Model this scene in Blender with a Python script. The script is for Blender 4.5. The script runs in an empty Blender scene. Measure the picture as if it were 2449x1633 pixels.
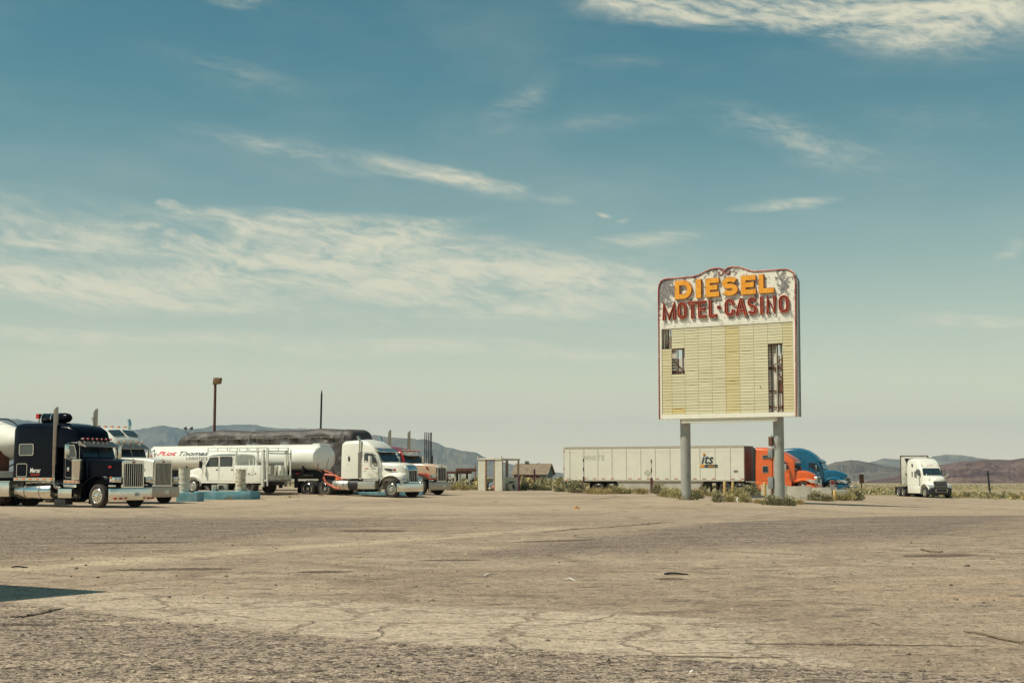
import bpy, bmesh, math, random
from mathutils import Vector, Matrix, noise as mnoise
R = math.radians
rnd = random.Random(7)
sc = bpy.context.scene
COL = sc.collection

# ------------------------------------------------------------------ camera
cam_d = bpy.data.cameras.new('camera'); cam = bpy.data.objects.new('camera', cam_d); COL.objects.link(cam)
cam_d.lens = 50.0; cam_d.sensor_width = 36.0; cam_d.clip_start = 0.1; cam_d.clip_end = 60000
cam.location = (0, 0, 1.42)
PITCH = math.atan((1137.0 - 816.5) / 3401.4)
cam.rotation_euler = (math.pi / 2 + PITCH, 0, 0)
sc.camera = cam
FPX, CX, CY = 3401.4, 1224.5, 816.5

# ------------------------------------------------------------------ light + exposure
SUN_EL, SUN_AZ = R(56), R(20)            # azimuth measured from -X towards the camera side
S = Vector((-math.cos(SUN_EL) * math.cos(SUN_AZ), -math.cos(SUN_EL) * math.sin(SUN_AZ), math.sin(SUN_EL)))
sun_d = bpy.data.lights.new('sun', 'SUN'); sun = bpy.data.objects.new('sun', sun_d); COL.objects.link(sun)
sun_d.energy = 4.0; sun_d.angle = R(0.53); sun_d.color = (1.0, 0.91, 0.735)
sun.rotation_euler = S.to_track_quat('Z', 'Y').to_euler(); sun.location = (-60, -20, 90)
sc.view_settings.view_transform = 'Standard'; sc.view_settings.look = 'None'
sc.view_settings.exposure = 0.25; sc.view_settings.gamma = 1.0


# ------------------------------------------------------------------ node expressions
class X:
    """A tiny expression wrapper over shader nodes."""
    def __init__(s, nt, sock): s.nt, s.s = nt, sock
    def _m(s, op, *a, clamp=False):
        n = s.nt.nodes.new('ShaderNodeMath'); n.operation = op; n.use_clamp = clamp
        for i, v in enumerate((s,) + a):
            if isinstance(v, X): s.nt.links.new(v.s, n.inputs[i])
            else: n.inputs[i].default_value = v
        return X(s.nt, n.outputs[0])
    def __add__(s, o): return s._m('ADD', o)
    __radd__ = __add__
    def __sub__(s, o): return s._m('SUBTRACT', o)
    def __rsub__(s, o): return (s * -1.0) + o
    def __mul__(s, o): return s._m('MULTIPLY', o)
    __rmul__ = __mul__
    def __truediv__(s, o): return s._m('DIVIDE', o)
    def pow(s, o): return s._m('POWER', o)
    def max(s, o): return s._m('MAXIMUM', o)
    def min(s, o): return s._m('MINIMUM', o)
    def abs(s): return s._m('ABSOLUTE')
    def clamp(s): return s._m('ADD', 0.0, clamp=True)
    def step(s, a, b):                                   # smooth step from a to b
        n = s.nt.nodes.new('ShaderNodeMapRange'); n.interpolation_type = 'SMOOTHSTEP'
        s.nt.links.new(s.s, n.inputs[0]); n.inputs[1].default_value = a; n.inputs[2].default_value = b
        return X(s.nt, n.outputs[0])

def mapping(nt, vec, loc=(0, 0, 0), rot=0.0, scale=(1, 1, 1), kind='POINT'):
    n = nt.nodes.new('ShaderNodeMapping'); n.vector_type = kind
    nt.links.new(vec, n.inputs[0]); n.inputs[1].default_value = loc
    n.inputs[2].default_value = (0, 0, rot); n.inputs[3].default_value = scale
    return n.outputs[0]
def noise(nt, vec, scale=1.0, detail=4, rough=0.55, dist=0.0, color=False):
    n = nt.nodes.new('ShaderNodeTexNoise'); n.inputs['Scale'].default_value = scale
    n.inputs['Detail'].default_value = detail; n.inputs['Roughness'].default_value = rough
    n.inputs['Distortion'].default_value = dist
    nt.links.new(vec, n.inputs['Vector'])
    return n.outputs['Color'] if color else X(nt, n.outputs[0])
def voronoi(nt, vec, scale, feature='F1', out='Distance', rand=1.0):
    n = nt.nodes.new('ShaderNodeTexVoronoi'); n.feature = feature; n.inputs['Scale'].default_value = scale
    n.inputs['Randomness'].default_value = rand
    nt.links.new(vec, n.inputs['Vector']); return X(nt, n.outputs[out])
def mixc(nt, f, a, b, mode='MIX'):
    n = nt.nodes.new('ShaderNodeMix'); n.data_type = 'RGBA'; n.blend_type = mode
    if isinstance(f, X): nt.links.new(f.s, n.inputs[0])
    else: n.inputs[0].default_value = f
    for v, i in ((a, 6), (b, 7)):
        if isinstance(v, tuple): n.inputs[i].default_value = v + (1,)
        else: nt.links.new(v, n.inputs[i])
    return n.outputs[2]
def sepxyz(nt, v):
    n = nt.nodes.new('ShaderNodeSeparateXYZ'); nt.links.new(v, n.inputs[0])
    return [X(nt, n.outputs[i]) for i in range(3)]
def comb(nt, x, y, z=0.0):
    n = nt.nodes.new('ShaderNodeCombineXYZ')
    for i, v in enumerate((x, y, z)):
        if isinstance(v, X): nt.links.new(v.s, n.inputs[i])
        else: n.inputs[i].default_value = v
    return n.outputs[0]
def vadd(nt, a, b, k=1.0):
    m = nt.nodes.new('ShaderNodeVectorMath'); m.operation = 'MULTIPLY_ADD'
    nt.links.new(b, m.inputs[0]); m.inputs[1].default_value = (k, k, k); nt.links.new(a, m.inputs[2])
    return m.outputs[0]
def aniso(nt, vec, deg, along, across, off=(0, 0, 0)):
    """Coordinates stretched along a direction (degrees from +x)."""
    return mapping(nt, mapping(nt, vec, off, -R(deg)), (0, 0, 0), 0, (along, across, 1))
def blob(nt, vec, cx, cy, rx, ry, ang=0.0):
    """1 at the centre of an ellipse, 0 on its rim."""
    v = mapping(nt, vec, (cx, cy, 0), ang, (rx, ry, 1), 'TEXTURE')
    n = nt.nodes.new('ShaderNodeVectorMath'); n.operation = 'LENGTH'; nt.links.new(v, n.inputs[0])
    return X(nt, n.outputs['Value'])._m('MULTIPLY_ADD', -1.0, 1.0, clamp=True)

# ------------------------------------------------------------------ sky (world)
world = bpy.data.worlds.new('World'); sc.world = world; world.use_nodes = True
wt = world.node_tree; wt.nodes.clear()
sky = wt.nodes.new('ShaderNodeTexSky'); sky.sky_type = 'NISHITA'; sky.sun_disc = False
sky.sun_elevation = SUN_EL; sky.sun_rotation = math.atan2(S.x, S.y)
sky.altitude = 1200; sky.air_density = 1.0; sky.dust_density = 1.6; sky.ozone_density = 1.6
tc = wt.nodes.new('ShaderNodeTexCoord')
dx, dy, dz = sepxyz(wt, tc.outputs['Generated'])
az = dx._m('ARCTAN2', dy); el = dz._m('ARCSINE')
def px2ae(px, py):                                        # a photograph pixel (2352 wide view) as azimuth, elevation
    px *= 2449 / 2352; py *= 2449 / 2352
    x = (px - CX) / FPX; y = (CY - py) / FPX
    c, s = math.cos(PITCH), math.sin(PITCH)
    d = Vector((x, c - y * s, s + y * c)).normalized()
    return math.atan2(d.x, d.y), math.asin(d.z)
ae = comb(wt, az, el, 0.0)
warp = noise(wt, mapping(wt, ae, (0, 0, 0), 0, (9, 26, 1)), 1.0, 3, 0.5, color=True)
wv = wt.nodes.new('ShaderNodeVectorMath'); wv.operation = 'SUBTRACT'
wt.links.new(warp, wv.inputs[0]); wv.inputs[1].default_value = (0.5, 0.5, 0.5)
ws = wt.nodes.new('ShaderNodeVectorMath'); ws.operation = 'MULTIPLY'
wt.links.new(wv.outputs[0], ws.inputs[0]); ws.inputs[1].default_value = (0.075, 0.022, 0)
aew = vadd(wt, ae, ws.outputs[0])
K = 1.0 / 3267.0
CLOUDS = [  # centre px, centre py, half width, half height, tilt (deg, + descends right), strength
    (1850, 22, 640, 62, 4, 1.25), (2200, 30, 420, 70, 0, 0.9), (1520, 15, 300, 26, 8, 0.7), (560, 12, 130, 24, 0, 0.45),
    (1010, 405, 270, 34, 13, 0.72), (660, 345, 300, 32, 12, 0.42), (1130, 425, 90, 16, 5, 0.4),
    (760, 520, 420, 44, 4, 1.3), (1030, 512, 170, 20, -2, 0.5), (520, 505, 160, 24, 12, 0.5),
    (980, 625, 640, 96, 5, 1.5), (760, 600, 420, 40, 8, 0.4), (1330, 650, 340, 50, 4, 0.8), (230, 672, 440, 50, 0, 1.45), (20, 640, 260, 46, 4, 1.1),
    (480, 625, 330, 26, -2, 0.8), (300, 600, 700, 150, 4, 0.45), (1100, 700, 900, 90, 2, 0.35), (500, 850, 900, 60, 0, 0.4), (1700, 900, 900, 70, 0, 0.4), (120, 520, 480, 90, 4, 0.32), (60, 550, 120, 14, 14, 0.5),
    (200, 768, 400, 20, 2, 1.3), (900, 796, 900, 30, 2, 1.0), (250, 800, 400, 22, -2, 0.3), (1250, 810, 600, 22, 0, 0.3),
    (1800, 466, 170, 22, -4, 0.75), (1480, 548, 180, 28, -4, 0.5), (1560, 532, 70, 14, 10, 0.4),
    (388, 468, 34, 12, 0, 0.9), (400, 537, 26, 10, 0, 0.95), (453, 545, 18, 8, 0, 0.8), (500, 566, 46, 16, 8, 0.8),
    (330, 522, 60, 12, 0, 0.5), (900, 730, 26, 8, 0, 0.6), (1380, 485, 22, 10, 10, 0.8), (1426, 496, 22, 9, 10, 0.7),
    (2240, 745, 230, 26, 4, 0.9), (2310, 575, 70, 22, -18, 0.6), (1280, 455, 60, 16, 0, 0.4),
    (1830, 320, 360, 66, 18, 0.42), (500, 175, 300, 60, 12, 0.2), (1200, 240, 120, 60, -28, 0.32), (1420, 150, 120, 26, 6, 0.26),
    (1350, 290, 220, 30, -4, 0.22), (2150, 260, 300, 60, 6, 0.16), (1500, 590, 500, 60, 4, 0.18), (1900, 860, 700, 30, 0, 0.3), (600, 880, 800, 40, 0, 0.35),
    (2150, 90, 340, 60, 4, 0.45),
]
acc = None
for (cx, cy, rx, ry, tilt, st) in CLOUDS:
    a, e = px2ae(cx, cy)
    b = blob(wt, aew, a, e, rx * K, ry * K, -R(tilt)) * (st * 2.0)
    acc = b if acc is None else acc + b
n1 = noise(wt, aniso(wt, aew, -6, 14, 66), 1.0, 8, 0.62)
n2 = noise(wt, aniso(wt, aew, -14, 55, 190, (3, 1, 0)), 1.0, 6, 0.65)
acc = acc / (acc * 0.55 + 1.0)
dens = (acc * ((n1 - 0.24) * 1.45 + (n2 - 0.5) * 1.0 + 0.06)).step(0.0, 0.72) * 0.9
wide = noise(wt, mapping(wt, ae, (5, 2, 0), R(-8), (5, 16, 1)), 1.0, 6, 0.6).step(0.42, 0.8)
dens = (dens + wide * 0.10).clamp()
skyv = wt.nodes.new('ShaderNodeVectorMath'); skyv.operation = 'MULTIPLY'
wt.links.new(sky.outputs[0], skyv.inputs[0]); skyv.inputs[1].default_value = (0.043, 0.076, 0.058)
veil = (1.0 - (el / 0.34).clamp()).pow(2.75) * 0.96            # thin high haze thickening to the horizon
c1 = mixc(wt, veil.clamp(), skyv.outputs[0], (1.03, 0.825, 0.53))
c2 = mixc(wt, dens, c1, (0.66, 0.625, 0.47))
bg = wt.nodes.new('ShaderNodeBackground'); bg.inputs[1].default_value = 1.0
wt.links.new(c2, bg.inputs[0])
wo = wt.nodes.new('ShaderNodeOutputWorld'); wt.links.new(bg.outputs[0], wo.inputs[0])

# ------------------------------------------------------------------ materials
def newmat(name):
    m = bpy.data.materials.new(name); m.use_nodes = True; nt = m.node_tree; nt.nodes.clear()
    o = nt.nodes.new('ShaderNodeOutputMaterial'); p = nt.nodes.new('ShaderNodeBsdfPrincipled')
    nt.links.new(p.outputs[0], o.inputs[0]); return m, nt, p
def mat(name, col, rough=0.5, metal=0.0, var=0.12, scale=3.0, coat=0.0, bump=0.0, bscale=20, dirt=None, dirt_amt=0.0, dirt_scale=1.2, spec=0.5):
    m, nt, p = newmat(name)
    tcn = nt.nodes.new('ShaderNodeTexCoord'); v = tcn.outputs['Object']
    n = noise(nt, v, scale, 5, 0.6)
    dark = tuple(c * (1 - var) for c in col); lite = tuple(min(1, c * (1 + var)) for c in col)
    c = mixc(nt, n.step(0.3, 0.7), dark, lite)
    if dirt is not None:
        d = noise(nt, v, dirt_scale, 6, 0.7).step(0.62 - dirt_amt * 0.35, 0.72 - dirt_amt * 0.2)
        c = mixc(nt, d * 0.8, c, dirt)
    nt.links.new(c, p.inputs['Base Color'])
    p.inputs['Roughness'].default_value = rough; p.inputs['Metallic'].default_value = metal
    p.inputs['Coat Weight'].default_value = coat; p.inputs['Coat Roughness'].default_value = 0.08
    p.inputs['Specular IOR Level'].default_value = spec
    nt.links.new((n * 0.25 + (rough - 0.12)).clamp().s, p.inputs['Roughness'])
    if bump:
        b = nt.nodes.new('ShaderNodeBump'); b.inputs['Strength'].default_value = bump; b.inputs['Distance'].default_value = 0.02
        nb = noise(nt, v, bscale, 4, 0.6); nt.links.new(nb.s, b.inputs['Height']); nt.links.new(b.outputs[0], p.inputs['Normal'])
    return m
DUST = (0.36, 0.29, 0.20)
M = dict(
    black=mat('black_paint', (0.003, 0.004, 0.009), 0.2, 0, 0.2, 2, coat=0.0, spec=0.10),
    white=mat('white_paint', (0.78, 0.765, 0.68), 0.3, 0, 0.04, 2, coat=0.4, dirt=(0.5, 0.46, 0.36), dirt_amt=0.1, dirt_scale=2.2),
    white2=mat('dull_white_paint', (0.62, 0.62, 0.55), 0.45, 0, 0.06, 2, dirt=(0.42, 0.38, 0.29), dirt_amt=0.3),
    tankw=mat('tank_white_paint', (0.82, 0.81, 0.74), 0.22, 0, 0.03, 1, coat=0.5),
    chrome=mat('chrome', (0.78, 0.76, 0.70), 0.2, 1.0, 0.04, 4),
    dchrome=mat('dull_chrome', (0.40, 0.36, 0.32), 0.36, 1.0, 0.1, 6),
    alu=mat('aluminium', (0.60, 0.58, 0.52), 0.38, 0.8, 0.08, 5),
    rail=mat('dusty_rail', (0.44, 0.40, 0.33), 0.6, 0.2, 0.15, 6),
    tyre=mat('tyre_rubber', (0.035, 0.028, 0.024), 0.85, 0, 0.3, 8, dirt=(0.12, 0.09, 0.065), dirt_amt=0.3, dirt_scale=4),
    dark=mat('dark_metal', (0.018, 0.016, 0.018), 0.6, 0.1, 0.3, 8),
    black_plastic=mat('black_plastic', (0.02, 0.018, 0.02), 0.5, 0, 0.2, 8),
    glass=mat('tinted_glass', (0.022, 0.040, 0.048), 0.09, 0, 0.2, 2, coat=0.6),
    lens=mat('headlight_lens', (0.55, 0.55, 0.52), 0.12, 0.3, 0.2, 12, coat=0.5),
    orange_lens=mat('amber_lens', (0.65, 0.16, 0.03), 0.3, 0, 0.1, 10),
    red_lens=mat('red_lens', (0.50, 0.025, 0.02), 0.3, 0, 0.1, 10),
    redbadge=mat('red_badge', (0.35, 0.01, 0.02), 0.3, 0, 0.1, 10),
    redp=mat('red_paint', (0.33, 0.012, 0.012), 0.25, 0, 0.1, 3, coat=0.6),
    tan=mat('tan_paint', (0.50, 0.37, 0.24), 0.35, 0, 0.08, 3, coat=0.3),
    orange=mat('orange_paint', (0.70, 0.125, 0.022), 0.32, 0, 0.06, 2, coat=0.4, dirt=(0.5, 0.16, 0.06), dirt_amt=0.1),
    teal=mat('blue_paint', (0.010, 0.105, 0.185), 0.28, 0, 0.08, 2, coat=0.5),
    trailer=mat('trailer_panel', (0.70, 0.68, 0.58), 0.45, 0, 0.04, 0.8, dirt=(0.60, 0.565, 0.465), dirt_amt=0.35, dirt_scale=0.7),
    skirt=mat('trailer_skirt', (0.42, 0.40, 0.34), 0.6, 0, 0.1, 1.5, dirt=(0.34, 0.30, 0.23), dirt_amt=0.4),
    redtape=mat('red_tape', (0.42, 0.035, 0.03), 0.5),
    ink=mat('slate_ink', (0.03, 0.045, 0.055), 0.5), inkred=mat('red_ink', (0.60, 0.012, 0.03), 0.45),
    inkorange=mat('orange_ink', (0.75, 0.30, 0.03), 0.5), faint=mat('faded_ink', (0.55, 0.545, 0.46), 0.5),
    tarp=mat("dark_tarp", (0.062, 0.053, 0.048), 0.55, 0, 0.25, 1.5, bump=0.8, bscale=3, dirt=(0.105, 0.080, 0.064), dirt_amt=0.2, dirt_scale=0.6),
    wrap=mat('white_wrap', (0.74, 0.73, 0.66), 0.7, 0, 0.06, 1.5, bump=0.6, bscale=3),
    brown=mat('brown_crate', (0.16, 0.06, 0.035), 0.8, 0, 0.2, 3),
    hose=mat('red_hose', (0.55, 0.14, 0.08), 0.5), orangebox=mat('orange_plastic', (0.75, 0.15, 0.03), 0.5),
    blueconc=mat('blue_painted_concrete', (0.15, 0.33, 0.39), 0.8, 0, 0.2, 2.5, bump=0.5, bscale=12, dirt=(0.36, 0.37, 0.31), dirt_amt=0.22, dirt_scale=2.2),
    barrel=mat('white_barrel_paint', (0.62, 0.60, 0.50), 0.6, 0, 0.06, 2, dirt=(0.45, 0.40, 0.28), dirt_amt=0.2, dirt_scale=3),
    barrelr=mat('rusty_barrel_paint', (0.60, 0.57, 0.45), 0.65, 0, 0.08, 2, dirt=(0.30, 0.14, 0.045), dirt_amt=0.42, dirt_scale=4.5),
    conc=mat('pale_concrete', (0.45, 0.42, 0.34), 0.85, 0, 0.1, 2, bump=0.3, dirt=(0.3, 0.26, 0.2), dirt_amt=0.2),
    boothw=mat('chipped_white_boards', (0.58, 0.56, 0.46), 0.8, 0, 0.07, 2, bump=0.2, dirt=(0.30, 0.22, 0.14), dirt_amt=0.16, dirt_scale=4),
    wood=mat('weathered_wood', (0.28, 0.16, 0.085), 0.85, 0, 0.25, 4),
    polewood=mat('brown_pole', (0.13, 0.062, 0.04), 0.85, 0, 0.2, 3),
    purple=mat('maroon_post_paint', (0.10, 0.03, 0.05), 0.7, 0, 0.25, 5, dirt=(0.16, 0.08, 0.07), dirt_amt=0.3, dirt_scale=6),
    yellowp=mat('faded_yellow_paint', (0.50, 0.34, 0.12), 0.7, 0, 0.15, 5, dirt=(0.36, 0.14, 0.05), dirt_amt=0.3, dirt_scale=4),
    roof=mat('brown_shingles', (0.22, 0.17, 0.12), 0.9, 0, 0.25, 2, bump=0.6, bscale=6, dirt=(0.13, 0.09, 0.06), dirt_amt=0.2, dirt_scale=0.6),
    bluewall=mat('grey_blue_siding', (0.13, 0.165, 0.18), 0.8, 0, 0.1, 1.5), brickwall=mat('red_brown_wall', (0.15, 0.055, 0.04), 0.85, 0, 0.2, 2),
    pipe=mat('sign_pole_metal', (0.36, 0.36, 0.33), 0.5, 0.1, 0.08, 1.2, dirt=(0.22, 0.21, 0.19), dirt_amt=0.3, dirt_scale=1.4),
    rust=mat('rusty_steel', (0.13, 0.06, 0.035), 0.85, 0, 0.35, 4),
    greybox=mat('grey_box_paint', (0.22, 0.24, 0.23), 0.6, 0, 0.1, 3),
    paper=mat('white_litter', (0.75, 0.74, 0.68), 0.8), rag=mat('orange_litter', (0.65, 0.28, 0.06), 0.8),
    stone=mat('stone', (0.16, 0.13, 0.10), 0.9, 0, 0.35, 3), stick=mat('dry_stick', (0.20, 0.15, 0.10), 0.9, 0, 0.3, 6),
    junkb=mat('faded_blue_cloth', (0.25, 0.32, 0.36), 0.8, 0, 0.2, 5), junkr=mat('pale_pink_cloth', (0.5, 0.22, 0.17), 0.8, 0, 0.2, 5),
)

# ------------------------------------------------------------------ mesh builder
class MB:
    def __init__(s): s.v = []; s.f = []; s.mi = []
    def add(s, vs, fs, m=0):
        o = len(s.v); s.v += [tuple(v) for v in vs]
        s.f += [tuple(i + o for i in f) for f in fs]; s.mi += [m] * len(fs); return s
    def box(s, x0, x1, y0, y1, z0, z1, m=0):
        v = [(x, y, z) for x in (x0, x1) for y in (y0, y1) for z in (z0, z1)]
        return s.add(v, [(0, 1, 3, 2), (4, 6, 7, 5), (0, 4, 5, 1), (2, 3, 7, 6), (0, 2, 6, 4), (1, 5, 7, 3)], m)
    def prism(s, poly, c0, c1, axis='y', m=0):
        def P(a, b, c): return {'y': (a, c, b), 'x': (c, a, b), 'z': (a, b, c)}[axis]
        n = len(poly); v = [P(a, b, c0) for a, b in poly] + [P(a, b, c1) for a, b in poly]
        f = [tuple(range(n)), tuple(range(2 * n - 1, n - 1, -1))] + [(i, i + n, (i + 1) % n + n, (i + 1) % n) for i in range(n)]
        return s.add(v, f, m)
    def loft(s, rings, m=0, caps=True, close=True):
        n = len(rings[0]); v = [p for r in rings for p in r]; f = []
        for k in range(len(rings) - 1):
            for i in range(n if close else n - 1):
                j = (i + 1) % n; f.append((k * n + i, k * n + j, (k + 1) * n + j, (k + 1) * n + i))
        if caps: f += [tuple(range(n)), tuple(range(len(v) - 1, len(v) - n - 1, -1))]
        return s.add(v, f, m)
    def tube(s, path, r, n=10, m=0, caps=True):
        path = [Vector(p) for p in path]; rs = r if isinstance(r, (list, tuple)) else [r] * len(path)
        rings = []; up = None
        for i, p in enumerate(path):
            t = (path[min(i + 1, len(path) - 1)] - path[max(i - 1, 0)]).normalized()
            if up is None or abs(up.dot(t)) > 0.95: up = Vector((0, 0, 1)) if abs(t.z) < 0.9 else Vector((1, 0, 0))
            a = t.cross(up).normalized(); b = a.cross(t).normalized(); up = b
            rings.append([p + (a * math.cos(q) + b * math.sin(q)) * rs[i] for q in (2 * math.pi * k / n for k in range(n))])
        return s.loft(rings, m, caps)
    def cyl(s, p0, p1, r, r1=None, n=16, m=0): return s.tube([p0, p1], [r, r if r1 is None else r1], n, m)
    def lathe(s, prof, c, axis='y', n=24, m=0, caps=True):
        rings = []
        for a, r in prof:
            rg = []
            for k in range(n):
                q = 2 * math.pi * k / n; u, w = r * math.cos(q), r * math.sin(q)
                o = {'y': (u, a, w), 'x': (a, u, w), 'z': (u, w, a)}[axis]
                rg.append((c[0] + o[0], c[1] + o[1], c[2] + o[2]))
            rings.append(rg)
        return s.loft(rings, m, caps)
    def sheet(s, fn, nu, nv, m=0):
        v = [fn(i / nu, j / nv) for i in range(nu + 1) for j in range(nv + 1)]
        w = nv + 1
        return s.add(v, [(i * w + j, (i + 1) * w + j, (i + 1) * w + j + 1, i * w + j + 1) for i in range(nu) for j in range(nv)], m)
    def build(s, name, mats, parent=None, bev=0.0, seg=2, sharp=42, smooth=True, xf=None, loc=None):
        me = bpy.data.meshes.new(name)
        vs = [xf @ Vector(v) for v in s.v] if xf else s.v
        me.from_pydata(vs, [], s.f); me.polygons.foreach_set('material_index', s.mi)
        if not isinstance(mats, (list, tuple)): mats = [mats]
        for m in mats: me.materials.append(M[m] if isinstance(m, str) else m)
        bm = bmesh.new(); bm.from_mesh(me)
        if smooth: bmesh.ops.recalc_face_normals(bm, faces=bm.faces[:])
        if bev:
            ed = [e for e in bm.edges if len(e.link_faces) == 2 and e.calc_face_angle(0) > R(40)]
            bmesh.ops.bevel(bm, geom=ed, offset=bev, segments=seg, profile=0.6, affect='EDGES', clamp_overlap=True)
        bm.to_mesh(me); bm.free()
        if smooth:
            me.shade_smooth(); me.set_sharp_from_angle(angle=R(sharp))
        o = bpy.data.objects.new(name, me); COL.objects.link(o)
        if parent: o.parent = parent
        if loc: o.location = loc
        return o

def ring(x, hw, z0, z1, r=0.15, top=None, crown=0.03, n=5):
    """Body cross-section at x: vertical sides, rounded upper corners, narrower roof when top is set."""
    top = hw if top is None else top
    pts = [(x, -hw, z0), (x, -hw, z0 + (z1 - r - z0) * 0.5), (x, -(hw + top) / 2, z1 - r)]
    arc = []
    for k in range(1, n + 1):
        a = math.pi / 2 * k / n
        arc.append((-(hw + top) / 2 + (r) * (1 - math.cos(a)) + (0), z1 - r + r * math.sin(a)))
    pts += [(x, a, b) for a, b in arc]
    pts += [(x, -0.3 * top, z1 + crown), (x, 0.3 * top, z1 + crown)]
    pts += [(x, -a, b) for a, b in reversed(arc)]
    pts += [(x, (hw + top) / 2, z1 - r), (x, hw, z0 + (z1 - r - z0) * 0.5), (x, hw, z0)]
    return pts
def frame_poly(b, poly, w, y0, y1, m=0, axis='y'):
    """A thin frame that follows the outline of poly."""
    cx = sum(p[0] for p in poly) / len(poly); cy = sum(p[1] for p in poly) / len(poly)
    inn = []
    for px, py in poly:
        d = math.hypot(px - cx, py - cy); k = max(0.1, (d - w * 1.3) / d); inn.append((cx + (px - cx) * k, cy + (py - cy) * k))
    n = len(poly)
    for i in range(n):
        j = (i + 1) % n
        b.prism([poly[i], poly[j], inn[j], inn[i]], y0, y1, axis, m)
def rpoly(x0, x1, z0, z1, r=0.06, n=3):
    p = []
    for cx, cy, a0 in ((x1 - r, z1 - r, 0), (x0 + r, z1 - r, 90), (x0 + r, z0 + r, 180), (x1 - r, z0 + r, 270)):
        for k in range(n + 1):
            a = R(a0 + 90 * k / n); p.append((cx + r * math.cos(a), cy + r * math.sin(a)))
    return p
def text_geo(body, size, extrude=0.0, bold=0.0, shear=0.0, spacing=1.0, width=1.0):
    """Font outline as (verts, faces) in the XY plane, origin at its lower left; spread to a given width scale."""
    cu = bpy.data.curves.new('t', 'FONT'); cu.body = body; cu.size = size; cu.extrude = extrude; cu.offset = bold
    cu.shear = shear; cu.space_character = spacing; cu.resolution_u = 3
    ob = bpy.data.objects.new('t', cu); COL.objects.link(ob)
    dg = bpy.context.evaluated_depsgraph_get(); me = bpy.data.meshes.new_from_object(ob.evaluated_get(dg))
    vs = [(v.co.x * width, v.co.y, v.co.z) for v in me.vertices]; fs = [tuple(p.vertices) for p in me.polygons]
    bpy.data.objects.remove(ob); bpy.data.curves.remove(cu); bpy.data.meshes.remove(me)
    return vs, fs

# ------------------------------------------------------------------ tags
def tag(o, label=None, cat=None, group=None, kind=None):
    if label: o['label'] = label
    if cat: o['category'] = cat
    if group: o['group'] = group
    if kind: o['kind'] = kind
    return o
def thing(name, loc, rz, label, cat, group=None):
    o = bpy.data.objects.new(name, None); COL.objects.link(o); o.empty_display_size = 0.3
    o.location = loc; o.rotation_euler = (0, 0, rz); return tag(o, label, cat, group)

# ------------------------------------------------------------------ terrain
def sst(a, b, t):
    t = min(1, max(0, (t - a) / (b - a))); return t * t * (3 - 2 * t)
def terr(x, y):
    z = 0.0034 * max(0, min(y, 150) - 70)
    z += 0.25 * sst(-2, -14, x) * sst(80, 92, y) * (1 - sst(150, 400, y))
    z -= 0.030 * (max(0, min(x, 62) - 10) - 1.5 * sst(0, 1, (x - 10) / 3) * 0) * sst(35, 75, y)
    if y > 150: z -= 0.0045 * (min(y, 3000) - 150)
    return z

# ------------------------------------------------------------------ ground material
gm, gt, gp = newmat('ground_surface')
geo = gt.nodes.new('ShaderNodeNewGeometry'); pos = geo.outputs['Position']
w1 = noise(gt, pos, 0.35, 4, 0.6, color=True); w2 = noise(gt, pos, 3.0, 4, 0.6, color=True)
wa = gt.nodes.new('ShaderNodeVectorMath'); wa.operation = 'SUBTRACT'; gt.links.new(w1, wa.inputs[0]); wa.inputs[1].default_value = (0.5,) * 3
wb = gt.nodes.new('ShaderNodeVectorMath'); wb.operation = 'SUBTRACT'; gt.links.new(w2, wb.inputs[0]); wb.inputs[1].default_value = (0.5,) * 3
pw = vadd(gt, vadd(gt, pos, wa.outputs[0], 1.3), wb.outputs[0], 0.25)
pf = vadd(gt, pos, wb.outputs[0], 0.22)
gx, gy, gz = sepxyz(gt, pw); fx, fy, fz = sepxyz(gt, pf)
flat = comb(gt, *sepxyz(gt, pos)[:2])
def line(x, y, P, Q):
    """Signed distance to the line P->Q: positive on its left."""
    ux, uy = Q[0] - P[0], Q[1] - P[1]; L = math.hypot(ux, uy); a, b = -uy / L, ux / L
    return x * a + y * b + (-(a * P[0] + b * P[1]))
# near coarse asphalt: everything on the camera's side of a slanting edge
nearA = line(fx, fy, (-5.2, 14.55), (0.0, 11.95)).step(0.10, -0.10)
nearA2 = line(fx, fy, (-1.5, 12.6), (2.0, 9.6)).step(0.12, -0.12)
near = nearA.max(nearA2)
# pale concrete strip with cracks
up = line(fx, fy, (-4.9, 17.75), (1.6, 14.6)).step(-0.12, 0.12)
rend = line(gx, gy, (2.6, 10.0), (1.9, 17.0)).step(0.5, -0.35)
strip = (1.0 - near) * (1.0 - up) * (1.0 - rend)
# dark worn band behind the strip which runs off to the right as the road
bl = line(gx, gy, (-7.7, 21.5), (0.6, 37.5)).step(0.5, -0.5)
bl2 = line(gx, gy, (0.0, 36.6), (6.0, 43.0)).step(0.6, -0.4)
bl3 = line(gx, gy, (6.0, 43.0), (15.5, 67.0)).step(0.8, -0.6)
edgeR = line(gx, gy, (1.6, 13.5), (8.6, 29.0)).step(-1.6, 1.6)
edgeR2 = line(gx, gy, (8.6, 29.0), (15.5, 37.0)).step(-1.5, 1.0)
edgeR3 = line(gx, gy, (13.0, 36.0), (60.0, 74.0)).step(-2.0, 1.5)
road = up * bl * bl2 * bl3 * edgeR * edgeR2 * edgeR3
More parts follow.
